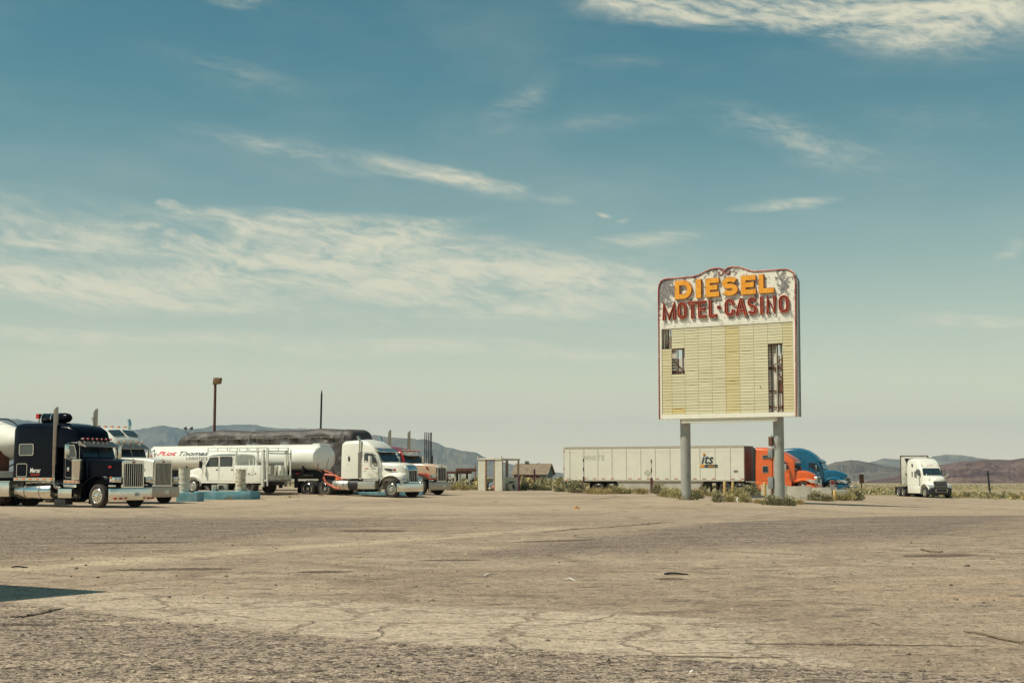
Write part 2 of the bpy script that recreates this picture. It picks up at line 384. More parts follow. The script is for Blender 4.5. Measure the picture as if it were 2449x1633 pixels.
# older darker patch on the left, beyond the pale streak
ol = line(gx, gy, (-9.3, 21.5), (-2.0, 35.5)).step(-0.3, 0.6)
old = ol * line(gx, gy, (-25.0, 50.0), (2.0, 47.0)).step(2.0, -3.5) * line(gx, gy, (-8.0, 24.0), (1.5, 52.0)).step(-1.0, 3.0)
big = noise(gt, flat, 0.09, 6, 0.6); mid = noise(gt, flat, 0.55, 6, 0.65); fine = noise(gt, flat, 7.0, 6, 0.7)
stre = noise(gt, aniso(gt, flat, 28, 0.10, 1.0), 1.0, 6, 0.65)       # tyre-wear streaks along the road
grit = noise(gt, flat, 34.0, 3, 0.65); chip = voronoi(gt, flat, 42.0, 'F1', 'Distance'); chip2 = voronoi(gt, flat, 17.0, 'F1', 'Distance')
chipc = gt.nodes.new('ShaderNodeTexVoronoi'); chipc.inputs['Scale'].default_value = 42.0; gt.links.new(flat, chipc.inputs['Vector'])
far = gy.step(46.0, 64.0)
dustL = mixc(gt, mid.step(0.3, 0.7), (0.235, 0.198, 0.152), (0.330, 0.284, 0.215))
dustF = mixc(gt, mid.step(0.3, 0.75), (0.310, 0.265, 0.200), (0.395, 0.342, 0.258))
dark = mixc(gt, stre.step(0.3, 0.7), (0.135, 0.112, 0.102), (0.205, 0.172, 0.145))
oldc = mixc(gt, mid.step(0.3, 0.7), (0.140, 0.116, 0.102), (0.220, 0.186, 0.150))
nearc = mixc(gt, fine.step(0.3, 0.7), (0.170, 0.143, 0.124), (0.275, 0.236, 0.190))
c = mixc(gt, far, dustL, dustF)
c = mixc(gt, (big - 0.5).step(-0.08, 0.14) * 0.5, c, (0.195, 0.16, 0.118))
c = mixc(gt, (old * (0.55 + mid * 0.55)).clamp(), c, oldc)
c = mixc(gt, (road * (stre * 0.9 + 0.5) * (0.65 + mid * 0.5)).clamp(), c, dark)
c = mixc(gt, near * (1.0 - (mid - 0.5).step(0.02, 0.2) * 0.45), c, nearc)
c = mixc(gt, (strip * (mid * 1.1 + 0.32).clamp()).clamp(), c, (0.370, 0.332, 0.262))
# pale dusty drifts, tracks and stains
trk = noise(gt, aniso(gt, flat, 16, 0.16, 1.5, (2, 0, 0)), 1.0, 7, 0.7)
c = mixc(gt, (trk.step(0.50, 0.66) * 0.75 * (1.0 - strip)), c, (0.350, 0.305, 0.230))
trk2 = noise(gt, aniso(gt, flat, -12, 0.12, 1.2, (5, 3, 0)), 1.0, 6, 0.7)
c = mixc(gt, (trk2.step(0.58, 0.74) * 0.55 * far), c, (0.27, 0.225, 0.165))
reds = blob(gt, pw, 7.3, 17.5, 5.0, 4.0) * mid.step(0.4, 0.7)
c = mixc(gt, reds * 0.65, c, (0.33, 0.215, 0.135))
# the streak of bare concrete that crosses the left half
sd = line(gx, gy, (-7.7, 21.6), (0.6, 37.6)).abs()
streak = sd.step(0.75, 0.15) * line(gx, gy, (-20, 41.0), (6, 39.5)).step(1.5, -1.5)
c = mixc(gt, streak * 0.75, c, (0.41, 0.36, 0.265))
# cracks
ve = voronoi(gt, pw, 0.85, 'DISTANCE_TO_EDGE', 'Distance'); ve2 = voronoi(gt, pf, 0.23, 'DISTANCE_TO_EDGE', 'Distance')
ckw = noise(gt, flat, 1.4, 3, 0.6)
crack = (ve / (ckw * 0.085 + 0.002)).step(1.0, 0.25) * strip * (fine * 2.6 - 0.5).clamp()
crack2 = (ve2 / (ckw * 0.09 + 0.01)).step(1.0, 0.3) * (1.0 - strip) * mid.step(0.42, 0.6) * (1.0 - near) * 0.8
# shallow holes where the surface has broken away
holes = None
for hx, hy, rx, ry, an in ((-5.35, 13.85, 1.35, 0.22, -0.06), (-2.75, 21.3, 0.55, 0.40, 0.1), (-5.1, 21.9, 1.3, 0.45, 0.15), (-3.6, 37.0, 1.3, 1.2, 0),
                           (1.0, 31.4, 1.6, 0.5, 0.6), (2.2, 19.9, 0.30, 0.35, 0), (7.6, 25.6, 1.1, 0.6, 0.5), (9.8, 24.6, 1.2, 0.4, 0.2), (-1.0, 24.3, 0.8, 0.3, 0.1), (-8.0, 30.5, 1.6, 0.5, 0.2), (2.9, 12.2, 1.5, 0.10, -0.1), (1.6, 11.4, 1.0, 0.08, -0.12)):
    b = blob(gt, pf, hx, hy, rx, ry, an); holes = b if holes is None else holes.max(b)
hol = (holes * ((fine - 0.5) * 3.2 + 0.75)).step(0.14, 0.40)
c = mixc(gt, crack * 0.62, c, (0.17, 0.13, 0.10)); c = mixc(gt, crack2 * 0.7, c, (0.14, 0.11, 0.085))
c = mixc(gt, hol * 0.85, c, (0.095, 0.07, 0.055))
# grains: dark stones in the worn asphalt, fewer on the pale dust
coarse = (near + road * 0.7 + old * 0.9).min(1.0)
spk = chip.step(0.30, 0.12) * grit.step(0.44, 0.58)
spk2 = chip2.step(0.22, 0.08) * fine.step(0.50, 0.66)
c = mixc(gt, (spk * (coarse * 0.75 + 0.22)).clamp(), c, (0.075, 0.06, 0.052))
c = mixc(gt, (spk2 * (coarse * 0.6 + 0.25)).clamp(), c, (0.09, 0.07, 0.055))
c = mixc(gt, ((1.0 - grit).step(0.52, 0.68) * (coarse * 0.5 + 0.12)).clamp(), c, (0.42, 0.37, 0.285))
tone = chipc.outputs['Color']
chr_ = sepxyz(gt, tone)[0]; v3 = gt.nodes.new('ShaderNodeTexVoronoi'); v3.inputs['Scale'].default_value = 15.0; gt.links.new(pf, v3.inputs['Vector']); chr3 = sepxyz(gt, v3.outputs['Color'])[0]
v4 = gt.nodes.new('ShaderNodeTexVoronoi'); v4.inputs['Scale'].default_value = 5.5; gt.links.new(aniso(gt, flat, 12, .7, 1.0), v4.inputs['Vector']); chr4 = sepxyz(gt, v4.outputs['Color'])[0]
gr2 = noise(gt, flat, 11.0, 5, 0.75); gr3 = noise(gt, flat, 3.6, 7, 0.78)
gain = ((chr_ - 0.5) * 0.9 + (chr3 - 0.5) * 0.55) * (coarse * 0.55 + 0.45) + (chr4 - 0.5) * 0.2 + (gr2 - 0.5) * 1.1 + (gr3 - 0.5) * 0.45 + 1.0
pit = chr_.step(0.24, 0.16) * (gr2.step(0.38, 0.52)) * (coarse * 0.7 + 0.3)
pit3 = chr3.step(0.11, 0.05) * (coarse * 0.55 + 0.4) * gr3.step(0.40, 0.58)
chr5 = v4.outputs['Color']; pit4 = sepxyz(gt, chr5)[1].step(0.05, 0.02) * 0.6 * (1.0 - strip) * far.step(1.0, 0.2)
gv = gt.nodes.new('ShaderNodeVectorMath'); gv.operation = 'MULTIPLY'; gt.links.new(c, gv.inputs[0]); gt.links.new(comb(gt, gain * 1.29, gain * 1.17, gain * 1.11), gv.inputs[1]); c = gv.outputs[0]
c = mixc(gt, (pit * 0.85).clamp(), c, (0.05, 0.038, 0.032)); c = mixc(gt, (pit3 * 0.8).clamp(), c, (0.06, 0.045, 0.04)); c = mixc(gt, pit4.clamp(), c, (0.10, 0.078, 0.066))
# the desert beyond the lot
des = sepxyz(gt, pos)[1].step(145.0, 170.0).max(line(gx, gy, (30.0, 138.0), (90.0, 150.0)).step(-2.0, 3.0))
dn = noise(gt, flat, 0.02, 7, 0.7); dn2 = noise(gt, flat, 0.4, 5, 0.7)
dc = mixc(gt, dn.step(0.3, 0.7), (0.27, 0.21, 0.125), (0.36, 0.285, 0.17))
dc = mixc(gt, dn2.step(0.5, 0.66) * 0.7, dc, (0.17, 0.15, 0.075))
dc = mixc(gt, gy.step(900.0, 2600.0) * 0.6, dc, (0.36, 0.29, 0.185))
c = mixc(gt, des, c, dc)
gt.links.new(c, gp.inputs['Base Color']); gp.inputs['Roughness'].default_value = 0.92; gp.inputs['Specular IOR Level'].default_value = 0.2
bh = gr2 * 1.2 - pit * 1.2 - pit3 * 1.0 + (chip * 0.5 + grit * 0.6 + fine * 0.5) * (coarse * 0.75 + 0.25) - hol * 1.6 - crack * 1.1 - crack2 * 0.8 + mid * 0.8
bp = gt.nodes.new('ShaderNodeBump'); bp.inputs['Strength'].default_value = 0.9; bp.inputs['Distance'].default_value = 0.022
gt.links.new(bh.s, bp.inputs['Height']); gt.links.new(bp.outputs[0], gp.inputs['Normal'])

def build_ground():
    def ax(lo, hi, n, k): return [lo + (hi - lo) * i / n for i in range(n + 1)]
    xs = sorted(set([round(v, 3) for v in [40 * math.sinh(t / 100 * 6.6) / math.sinh(1) for t in range(-100, 101)]]))
    ys = [-16000, -6000, -2000, -600, -200, -80, -30, -10] + [i * 2.0 for i in range(0, 90)] + [180 * 1.06 ** i for i in range(0, 78)] + [16000 + 1500 * k for k in (0, 1)]
    ys = sorted(set(round(y, 3) for y in ys))
    v = [(x, y, terr(x, y)) for y in ys for x in xs]; w = len(xs)
    f = [(j * w + i, j * w + i + 1, (j + 1) * w + i + 1, (j + 1) * w + i) for j in range(len(ys) - 1) for i in range(w - 1)]
    b = MB(); b.add(v, f); return tag(b.build('ground', gm, smooth=True, sharp=180), 'cracked dusty asphalt lot running out into desert', kind='structure')
build_ground()

# ------------------------------------------------------------------ hills
def hill_mat(name, a, b, d, sc_=0.004, veins=(0.3, 0.24, 0.17)):
    m, nt, p = newmat(name); g = nt.nodes.new('ShaderNodeNewGeometry'); v = g.outputs['Position']
    n = noise(nt, v, sc_, 8, 0.65); n2 = noise(nt, v, sc_ * 7, 8, 0.7)
    cc = mixc(nt, n.step(0.35, 0.65), a, b); cc = mixc(nt, n2.step(0.5, 0.64) * 0.6, cc, d)
    cc = mixc(nt, noise(nt, v, sc_ * 2.3, 8, 0.7).step(0.58, 0.68) * 0.45, cc, veins)
    nt.links.new(cc, p.inputs['Base Color']); p.inputs['Roughness'].default_value = 1; p.inputs['Specular IOR Level'].default_value = 0.0
    return m
def hills(name, m, pts, dist, depth, label, ncol=340, nrow=46, rough=1.0, base=-13.5, seed=1, sc_=1.0):
    """A range whose skyline rises to the given heights: a real height field that stands at its own distance."""
    pa = []
    for px, py in pts:
        x = (px - CX) / FPX; y = (CY - py) / FPX; c_, s_ = math.cos(PITCH), math.sin(PITCH)
        d = Vector((x, c_ - y * s_, s_ + y * c_)); pa.append((math.atan2(d.x, d.y), 1.42 + dist * d.z / math.hypot(d.x, d.y)))
    a0, a1 = pa[0][0], pa[-1][0]
    def top(a):
        for (p, h), (q, k) in zip(pa, pa[1:]):
            if a <= q: t = (a - p) / (q - p); t = t * t * (3 - 2 * t) * 0.5 + t * 0.5; return h + (k - h) * t
        return pa[-1][1]
    v = []; f = []; w = nrow + 1
    for i in range(ncol + 1):
        a = a0 + (a1 - a0) * i / ncol; H = top(a) - base
        for j in range(w):
            t = j / nrow; rr = dist + depth * (t - 0.6)
            s_ = t / 0.6 if t < 0.6 else max(0, (1 - t) / 0.4)
            s_ = s_ ** 1.25
            px, py = rr * math.sin(a), rr * math.cos(a)
            q = Vector((px, py, seed * 900)) / (dist * 0.045 * sc_)
            g = mnoise.fractal(q, 0.75, 2.2, 7) ; g = min(1.3, abs(g) * 1.5)
            er = rough * g * (1 - s_ ** 3) * (0.25 + s_) * 0.75
            hh = H * max(0, s_ - er * 0.70) + H * 0.014 * mnoise.fractal(q * 5, 0.8, 2, 3) * s_
            v.append((px, py, base + hh - 2))
    for i in range(ncol):
        for j in range(nrow): f.append((i * w + j, (i + 1) * w + j, (i + 1) * w + j + 1, i * w + j + 1))
    b = MB(); b.add(v, f); return tag(b.build(name, m, sharp=180), label, kind='structure')
blueh = hill_mat('far_range_rock', (0.15, 0.125, 0.085), (0.24, 0.20, 0.135), (0.10, 0.085, 0.05), 0.0016, (0.30, 0.26, 0.18))
brownh = hill_mat('near_hill_rock', (0.085, 0.050, 0.042), (0.20, 0.13, 0.10), (0.055, 0.036, 0.034), 0.007, (0.30, 0.21, 0.15))
midh = hill_mat('middle_hill_rock', (0.12, 0.095, 0.07), (0.19, 0.155, 0.11), (0.08, 0.065, 0.05), 0.004)
hills('hills', blueh, [(-500, 1010), (-200, 998), (0, 994), (40, 995), (80, 1003), (200, 1018), (290, 1023), (350, 1018), (390, 1014), (440, 1021), (480, 1019), (510, 1012), (545, 1012), (590, 1007), (612, 1005), (640, 1012), (700, 1020), (765, 1022), (790, 1033), (830, 1050), (880, 1075), (960, 1100), (1100, 1128), (1200, 1140)],
      11500, 4200, 'hazy blue mountain range beyond the trucks', seed=1, rough=0.9)
hills('hills', blueh, [(700, 1060), (780, 1040), (830, 1036), (885, 1034), (930, 1042), (1016, 1046), (1040, 1052), (1075, 1066), (1110, 1075), (1135, 1078), (1165, 1093), (1200, 1102), (1240, 1112), (1300, 1125), (1400, 1135), (1500, 1140)],
      8500, 3400, 'pale hazy mountain slope falling behind the small booth', seed=2, rough=0.7)
hills('hills', midh, [(1780, 1147), (1850, 1136), (1900, 1126), (1940, 1117), (1969, 1110), (2003, 1100), (2034, 1096), (2054, 1098), (2080, 1103), (2120, 1112), (2200, 1120), (2300, 1140)],
      5200, 1900, 'grey brown hill beside the blue truck', seed=3, rough=1.0)
hills('hills', blueh, [(2000, 1130), (2050, 1112), (2089, 1101), (2114, 1093.6), (2135, 1094.8), (2155, 1096), (2190, 1100), (2216, 1095), (2233, 1087), (2262, 1083.5), (2296, 1084), (2321, 1088), (2338, 1092), (2380, 1098), (2500, 1110), (2700, 1130)],
      9500, 2800, 'distant blue flat topped hills on the right', seed=4, rough=0.7)
hills('hills', brownh, [(2060, 1150), (2130, 1138), (2200, 1118), (2253, 1107), (2285, 1101), (2314, 1097), (2352, 1093), (2386, 1095), (2412, 1096), (2445, 1091), (2520, 1084), (2700, 1075), (2900, 1085)],
      3400, 1500, 'dark brown rocky hills behind the moving truck', seed=5, rough=1.1)

# ------------------------------------------------------------------ truck pieces
_mesh_cache = {}
def cached(key, fn):
    if key not in _mesh_cache: _mesh_cache[key] = fn()
    return _mesh_cache[key]
def link_mesh(name, me, parent, loc=(0, 0, 0), rz=0.0):
    o = bpy.data.objects.new(name, me); COL.objects.link(o); o.parent = parent
    o.location = loc; o.rotation_euler = (0, 0, rz); return o
def wheel(parent, x, y, side, r=0.52, w=0.30, dual=False, rimm='chrome', steer=0.0):
    """side -1: outer face towards -y. dual: the rim sits deep in the tyre."""
    def tyre():
        b = MB(); h = w / 2
        b.lathe([(-h * .55, r * .60), (-h * .96, r * .66), (-h, r * .80), (-h * .92, r * .93), (-h * .72, r * .985), (-h * .35, r), (0, r * 0.995), (h * .35, r), (h * .72, r * .985),
                 (h * .92, r * .93), (h, r * .80), (h * .96, r * .66), (h * .55, r * .60)], (0, 0, 0), 'y', 36)
        for k in range(30):                                     # tread blocks
            q = 2 * math.pi * k / 30
            for yy in (-h * .5, h * .12):
                p = [(math.cos(q + e) * rr, yy + dy, math.sin(q + e) * rr) for rr in (r * .97, r * 1.008) for e, dy in ((-.06, 0), (.06, 0), (.06, h * .38), (-.06, h * .38))]
                b.add(p, [(4, 5, 6, 7), (0, 1, 5, 4), (1, 2, 6, 5), (2, 3, 7, 6), (3, 0, 4, 7)])
        return b.build('tyre', 'tyre', None).data
    def rim():
        b = MB(); h = w / 2; rr = r * .62
        if not dual:
            b.lathe([(-h * .9, rr * 1.02), (-h * .98, rr * .97), (-h * .80, rr * .90), (-h * .72, rr * .80), (-h * .80, rr * .5), (-h * .95, rr * .36), (-h * 1.25, rr * .32), (-h * 1.32, rr * .22), (-h * 1.34, 0.01)], (0, 0, 0), 'y', 30)
            yh, yl, rl = -h * .79, -h * .86, rr * .50
        else:
            b.lathe([(-h * .9, rr * 1.02), (-h * .98, rr * .97), (-h * .72, rr * .90), (h * .1, rr * .84), (h * .25, rr * .78)], (0, 0, 0), 'y', 30, caps=False)
            b.lathe([(h * .25, rr * .78), (h * .12, rr * .5), (-h * .1, rr * .36), (-h * .75, rr * .30), (-h * .85, rr * .2), (-h * .86, 0.01)], (0, 0, 0), 'y', 30, 1 if rimm == 'alu' else 0)
            yh, yl, rl = h * .17, h * .05, rr * .52
        for k in range(10):
            q = 2 * math.pi * k / 10
            b.cyl((math.cos(q) * rr * .68, yh + .02, math.sin(q) * rr * .68), (math.cos(q) * rr * .68, yh - .02, math.sin(q) * rr * .68), rr * .105, n=8, m=1)
            b.cyl((math.cos(q + .3) * rl * .86, yl, math.sin(q + .3) * rl * .86), (math.cos(q + .3) * rl * .86, yl - .045, math.sin(q + .3) * rl * .86), rr * .05, n=6, m=0)
        return b.build('rim', [rimm, 'dark'], None).data
    kt = ('t', r, w); kr = ('r', r, w, dual, rimm)
    for k, fn in ((kt, tyre), (kr, rim)):
        if k not in _mesh_cache:
            me = fn(); _mesh_cache[k] = me
            for o in [o for o in bpy.data.objects if o.data is me]: bpy.data.objects.remove(o)
    t = link_mesh('wheel', _mesh_cache[kt], parent, (x, y, r), (math.pi if side > 0 else 0) + steer)
    link_mesh('rim', _mesh_cache[kr], t)
    if dual:
        t2 = link_mesh('wheel', _mesh_cache[kt], parent, (x, y - side * (w + .04), r), math.pi if side > 0 else 0)
    return t
def glass_poly(name, poly, y, parent, m='glass', th=0.012, trim='dark', tw=0.03):
    s = -1 if y < 0 else 1
    g = MB(); g.prism(poly, y, y + s * th); o = g.build(name, m, parent, smooth=False)
    if trim:
        f = MB(); frame_poly(f, poly, tw, y, y + s * (th + .012)); f.build('window_frame', trim, o, smooth=False)
    return o
def quad_panel(b, c4, th, m=0):
    """A thin slab from four corners, thickness towards the first normal."""
    c4 = [Vector(c) for c in c4]; n = (c4[1] - c4[0]).cross(c4[3] - c4[0]).normalized() * th
    v = c4 + [p + n for p in c4]
    b.add(v, [(0, 3, 2, 1), (4, 5, 6, 7), (0, 1, 5, 4), (1, 2, 6, 5), (2, 3, 7, 6), (3, 0, 4, 7)], m)
def arch(cx, cz, r, a0, a1, n=10): return [(cx + r * math.cos(R(a0 + (a1 - a0) * k / n)), cz + r * math.sin(R(a0 + (a1 - a0) * k / n))) for k in range(n + 1)]
def fender(parent, pts, y_out, y_in, m, lip=0.16, rise=0.12, th=0.03):
    """Wheel arch skin that follows pts (x,z): a rounded shoulder from the lip to the inner edge."""
    for s in (-1, 1):
        def P(i, k):
            x, z = pts[i]
            if k == 0: return (x, s * y_out, z - lip)
            if k == 1: return (x, s * (y_out + .005), z - lip * .45)
            if k == 2: return (x, s * (y_out - .035), z - .03)
            if k == 3: return (x, s * (y_out - .12), z + .012)
            if k == 4: return (x, s * (y_out + y_in) / 2, z + rise * .5)
            return (x, s * y_in, z + rise)
        b = MB(); v = []; f = []
        for i in range(len(pts)):
            for k in range(6):
                p = P(i, k); v.append(p)
        n = len(v)
        for i in range(len(pts)):
            for k in range(6):
                x, y, z = P(i, k); cx = 0; v.append((x, y - s * th * (1.0 if k < 3 else 0), z - th * (1 if k > 1 else 0)))
        for i in range(len(pts) - 1):
            for k in range(5):
                a = i * 6 + k; f.append((a, a + 1, a + 7, a + 6)); f.append((n + a, n + a + 6, n + a + 7, n + a + 1))
        for i in range(len(pts) - 1):
            for k in (0, 5):
                a = i * 6 + k; f.append((a, a + 6, n + a + 6, n + a))
        for i in (0, len(pts) - 1):
            for k in range(5):
                a = i * 6 + k; f.append((a, n + a, n + a + 1, a + 1))
        b.add(v, f); b.build('fender', m, parent, sharp=60)
def stack(parent, x, y, z0, z1, r=0.1, style='cut', m='chrome', elbow=True):
    if style == 'cut': m = 'dchrome'
    b = MB(); s = -1 if y < 0 else 1
    path = [(x + (.32 if elbow else 0), y - s * .12, z0), (x + (.1 if elbow else 0), y - s * .02, z0 + .06), (x, y, z0 + .3), (x, y, z0 + 1.0)]
    rr = [r * .85] * 4
    if style == 'cut':
        path += [(x, y, z1 - .3)]; rr += [r]; path.insert(4, (x, y, z0 + 1.05)); rr.insert(4, r)
        b.tube(path, rr, 16)
        n = 16; r2 = r                                          # slanted open tip
        lo = [(x + r2 * math.cos(2 * math.pi * k / n), y + r2 * math.sin(2 * math.pi * k / n), z1 - .3) for k in range(n)]
        hi = [(px, py, z1 - .24 + (px - x + r2) / (2 * r2) * .26) for px, py, _ in lo]
        b.loft([lo, hi], 0, caps=False); b.add(hi, [tuple(range(n))], 1)
    else:
        path += [(x, y, z1 - .35), (x - .02, y + s * .02, z1 - .2), (x - .14, y + s * .06, z1)]; rr += [r, r, r]
        b.tube(path, rr, 14); b.cyl(Vector(path[-1]) - Vector((-.01, 0, .01)), Vector(path[-1]) + Vector((-.012, 0.003, .02)), r * .82, n=12, m=1)
    return b.build('exhaust_stack', [m, 'dark'], parent)
def mirror(parent, x, y, z0, z1, m='chrome', w=0.2, arm=None):
    s = -1 if y < 0 else 1
    b = MB(); b.box(x - .05, x + .06, y - w / 2, y + w / 2, z0, z1); o = b.build('mirror', m, parent, bev=.025)
    a = MB(); a.tube([(x, y, z1 + .02), (x + .05, y - s * .1, z1 + .08), (x + .16, y - s * .4, z1 + .03)], .018, 6)
    a.tube([(x, y, z0), (x + .1, y - s * .15, z0 - .06), (x + .25, y - s * .38, z0 - .02)], .018, 6)
    a.build('mirror_arm', 'dark' if m != 'chrome' else 'chrome', o); return o
def grille(parent, x, hw, z0, z1, nb, shell='chrome', bar='chrome', back='dark', lean=0.0, thick=.10, side=.055, top=.14, barw=.014, name='grille'):
    """Radiator shell with upright bars over a dark opening; faces +x."""
    def L(z): return lean * (z - z0) / (z1 - z0)
    b = MB(); r = .09
    outer = [(-hw, z0), (-hw, z1 - r), (-hw + r * .35, z1 - r * .3), (-hw + r, z1), (hw - r, z1), (hw - r * .35, z1 - r * .3), (hw, z1 - r), (hw, z0)]
    inner = [(-hw + side, z0 + .06), (-hw + side, z1 - top - .04), (-hw + side + .03, z1 - top), (-hw + side + .08, z1 - top + .01), (hw - side - .08, z1 - top + .01), (hw - side - .03, z1 - top), (hw - side, z1 - top - .04), (hw - side, z0 + .06)]
    n = len(outer)
    for i in range(n):
        j = (i + 1) % n
        q = [outer[i], outer[j], inner[j], inner[i]]
        b.add([(x + L(z), y, z) for y, z in q] + [(x + L(z) - thick, y, z) for y, z in q],
              [(0, 1, 2, 3), (7, 6, 5, 4), (0, 4, 5, 1), (1, 5, 6, 2), (2, 6, 7, 3), (3, 7, 4, 0)])
    g = b.build(name, shell, parent, sharp=30)
    k = MB(); k.add([(x + L(z) - min(.08, thick * .6), y, z) for y, z in inner], [tuple(range(len(inner)))]); k.build('grille_mesh', back, g, smooth=False)
    c = MB()
    for i in range(nb):
        y = -hw + side + (2 * (hw - side)) * (i + .5) / nb
        za, zb = z0 + .06, z1 - top
        c.add([(x + L(z) + dx, y + dy, z) for z in (za, zb) for dx, dy in ((-.04, -barw), (0, -barw), (0, barw), (-.04, barw))], [(0, 1, 2, 3), (4, 7, 6, 5), (0, 4, 5, 1), (1, 5, 6, 2), (2, 6, 7, 3), (3, 7, 4, 0)])
    c.build('grille_bar', bar, g, smooth=False); return g
def bumper(parent, x, hw, z0, z1, m='chrome', sweep=.18, th=.12, crown=.06):
    b = MB(); n = 14; out = []; inn = []
    for k in range(n + 1):
        y = -hw + 2 * hw * k / n; t = abs(y) / hw
        out.append((x - crown * t * t - (sweep * max(0, (t - .82) / .18) ** 1.6), y)); inn.append((out[-1][0] - th, y * .985))
    b.prism(out + inn[::-1], z0, z1, 'z'); return b.build('bumper', m, parent, bev=.02, sharp=50)
def lamp_box(parent, x, y, z, w, h, d=.14, m='chrome', lens='lens', name='headlight', cells=2):
    b = MB(); b.box(x - d, x, y - w / 2, y + w / 2, z - h / 2, z + h / 2); o = b.build(name, m, parent, bev=.03)
    l = MB()
    for k in range(cells):
        yy = y - w / 2 + w * (k + .5) / cells
        l.lathe([(x - .01, min(w / cells, h) * .40), (x + .015, min(w / cells, h) * .33), (x + .025, .005)], (0, yy, z), 'x', 12)
    l.build('lens', lens, o); return o
def tank_cyl(parent, x0, x1, y, z, r, m='alu', straps=2, name='fuel_tank', strapm='dchrome'):
    b = MB(); b.lathe([(x0, r * .0 + .01), (x0 - .0, r * .6), (x0 + .02, r * .92), (x0 + .05, r), (x1 - .05, r), (x1 - .02, r * .92), (x1, r * .6), (x1, .01)], (0, y, z), 'x', 26)
    o = b.build(name, m, parent, sharp=50)
    for k in range(straps):
        xx = x0 + (x1 - x0) * (k + .7) / (straps + .4); s = MB()
        s.lathe([(xx - .035, r * 1.0), (xx - .035, r * 1.02), (xx + .035, r * 1.02), (xx + .035, r * 1.0)], (0, y, z), 'x', 26, caps=False)
        s.build('tank_strap', strapm, o)
    return o
def chassis(root, x_rear, x_front, drives, r=.52, rail='dark', rimm='chrome', wf=(0.0,), steer=0.0, flaps=True):
    b = MB()
    for y in (-.43, .43): b.box(x_rear, x_front - .2, y - .05, y + .05, .66, .95)
    for x in [drives[0] + .3, drives[-1] - .4, -1.0, -2.5, 0]: b.box(x - .06, x + .06, -.38, .38, .7, .88)
    b.cyl((0, -.95, r * .95), (0, .95, r * .95), .06, n=8)
    for x in drives: b.cyl((x, -.9, r), (x, .9, r), .1, n=10); b.box(x - .2, x + .2, -.22, .22, r - .2, r + .2)
    b.box(drives[-1] - .1, drives[0] + .5, -.36, .36, .96, 1.02); b.lathe([(1.03, .5), (1.16, .5), (1.17, .42), (1.17, .01)], ((drives[0] + drives[-1]) / 2 + .2, 0, 0), 'z', 20)
    b.box(-2.2, .75, -.36, .36, .5, 1.1)                         # engine and gearbox mass between the rails
    b.build('chassis', rail, root, sharp=30)
    for s in (-1, 1):
        wheel(root, 0, s * 1.05, s, r, rimm=rimm, steer=steer)
        for x in drives: wheel(root, x, s * 1.05, s, r, dual=True, rimm=rimm)
    if flaps:
        for s in (-1, 1): f = MB(); f.box(drives[-1] - .72, drives[-1] - .69, s * .95 - .3, s * .95 + .3, .25, 1.0); f.build('mud_flap', 'black_plastic', root, smooth=False)
def side_wipers(b, x, z, hw): pass

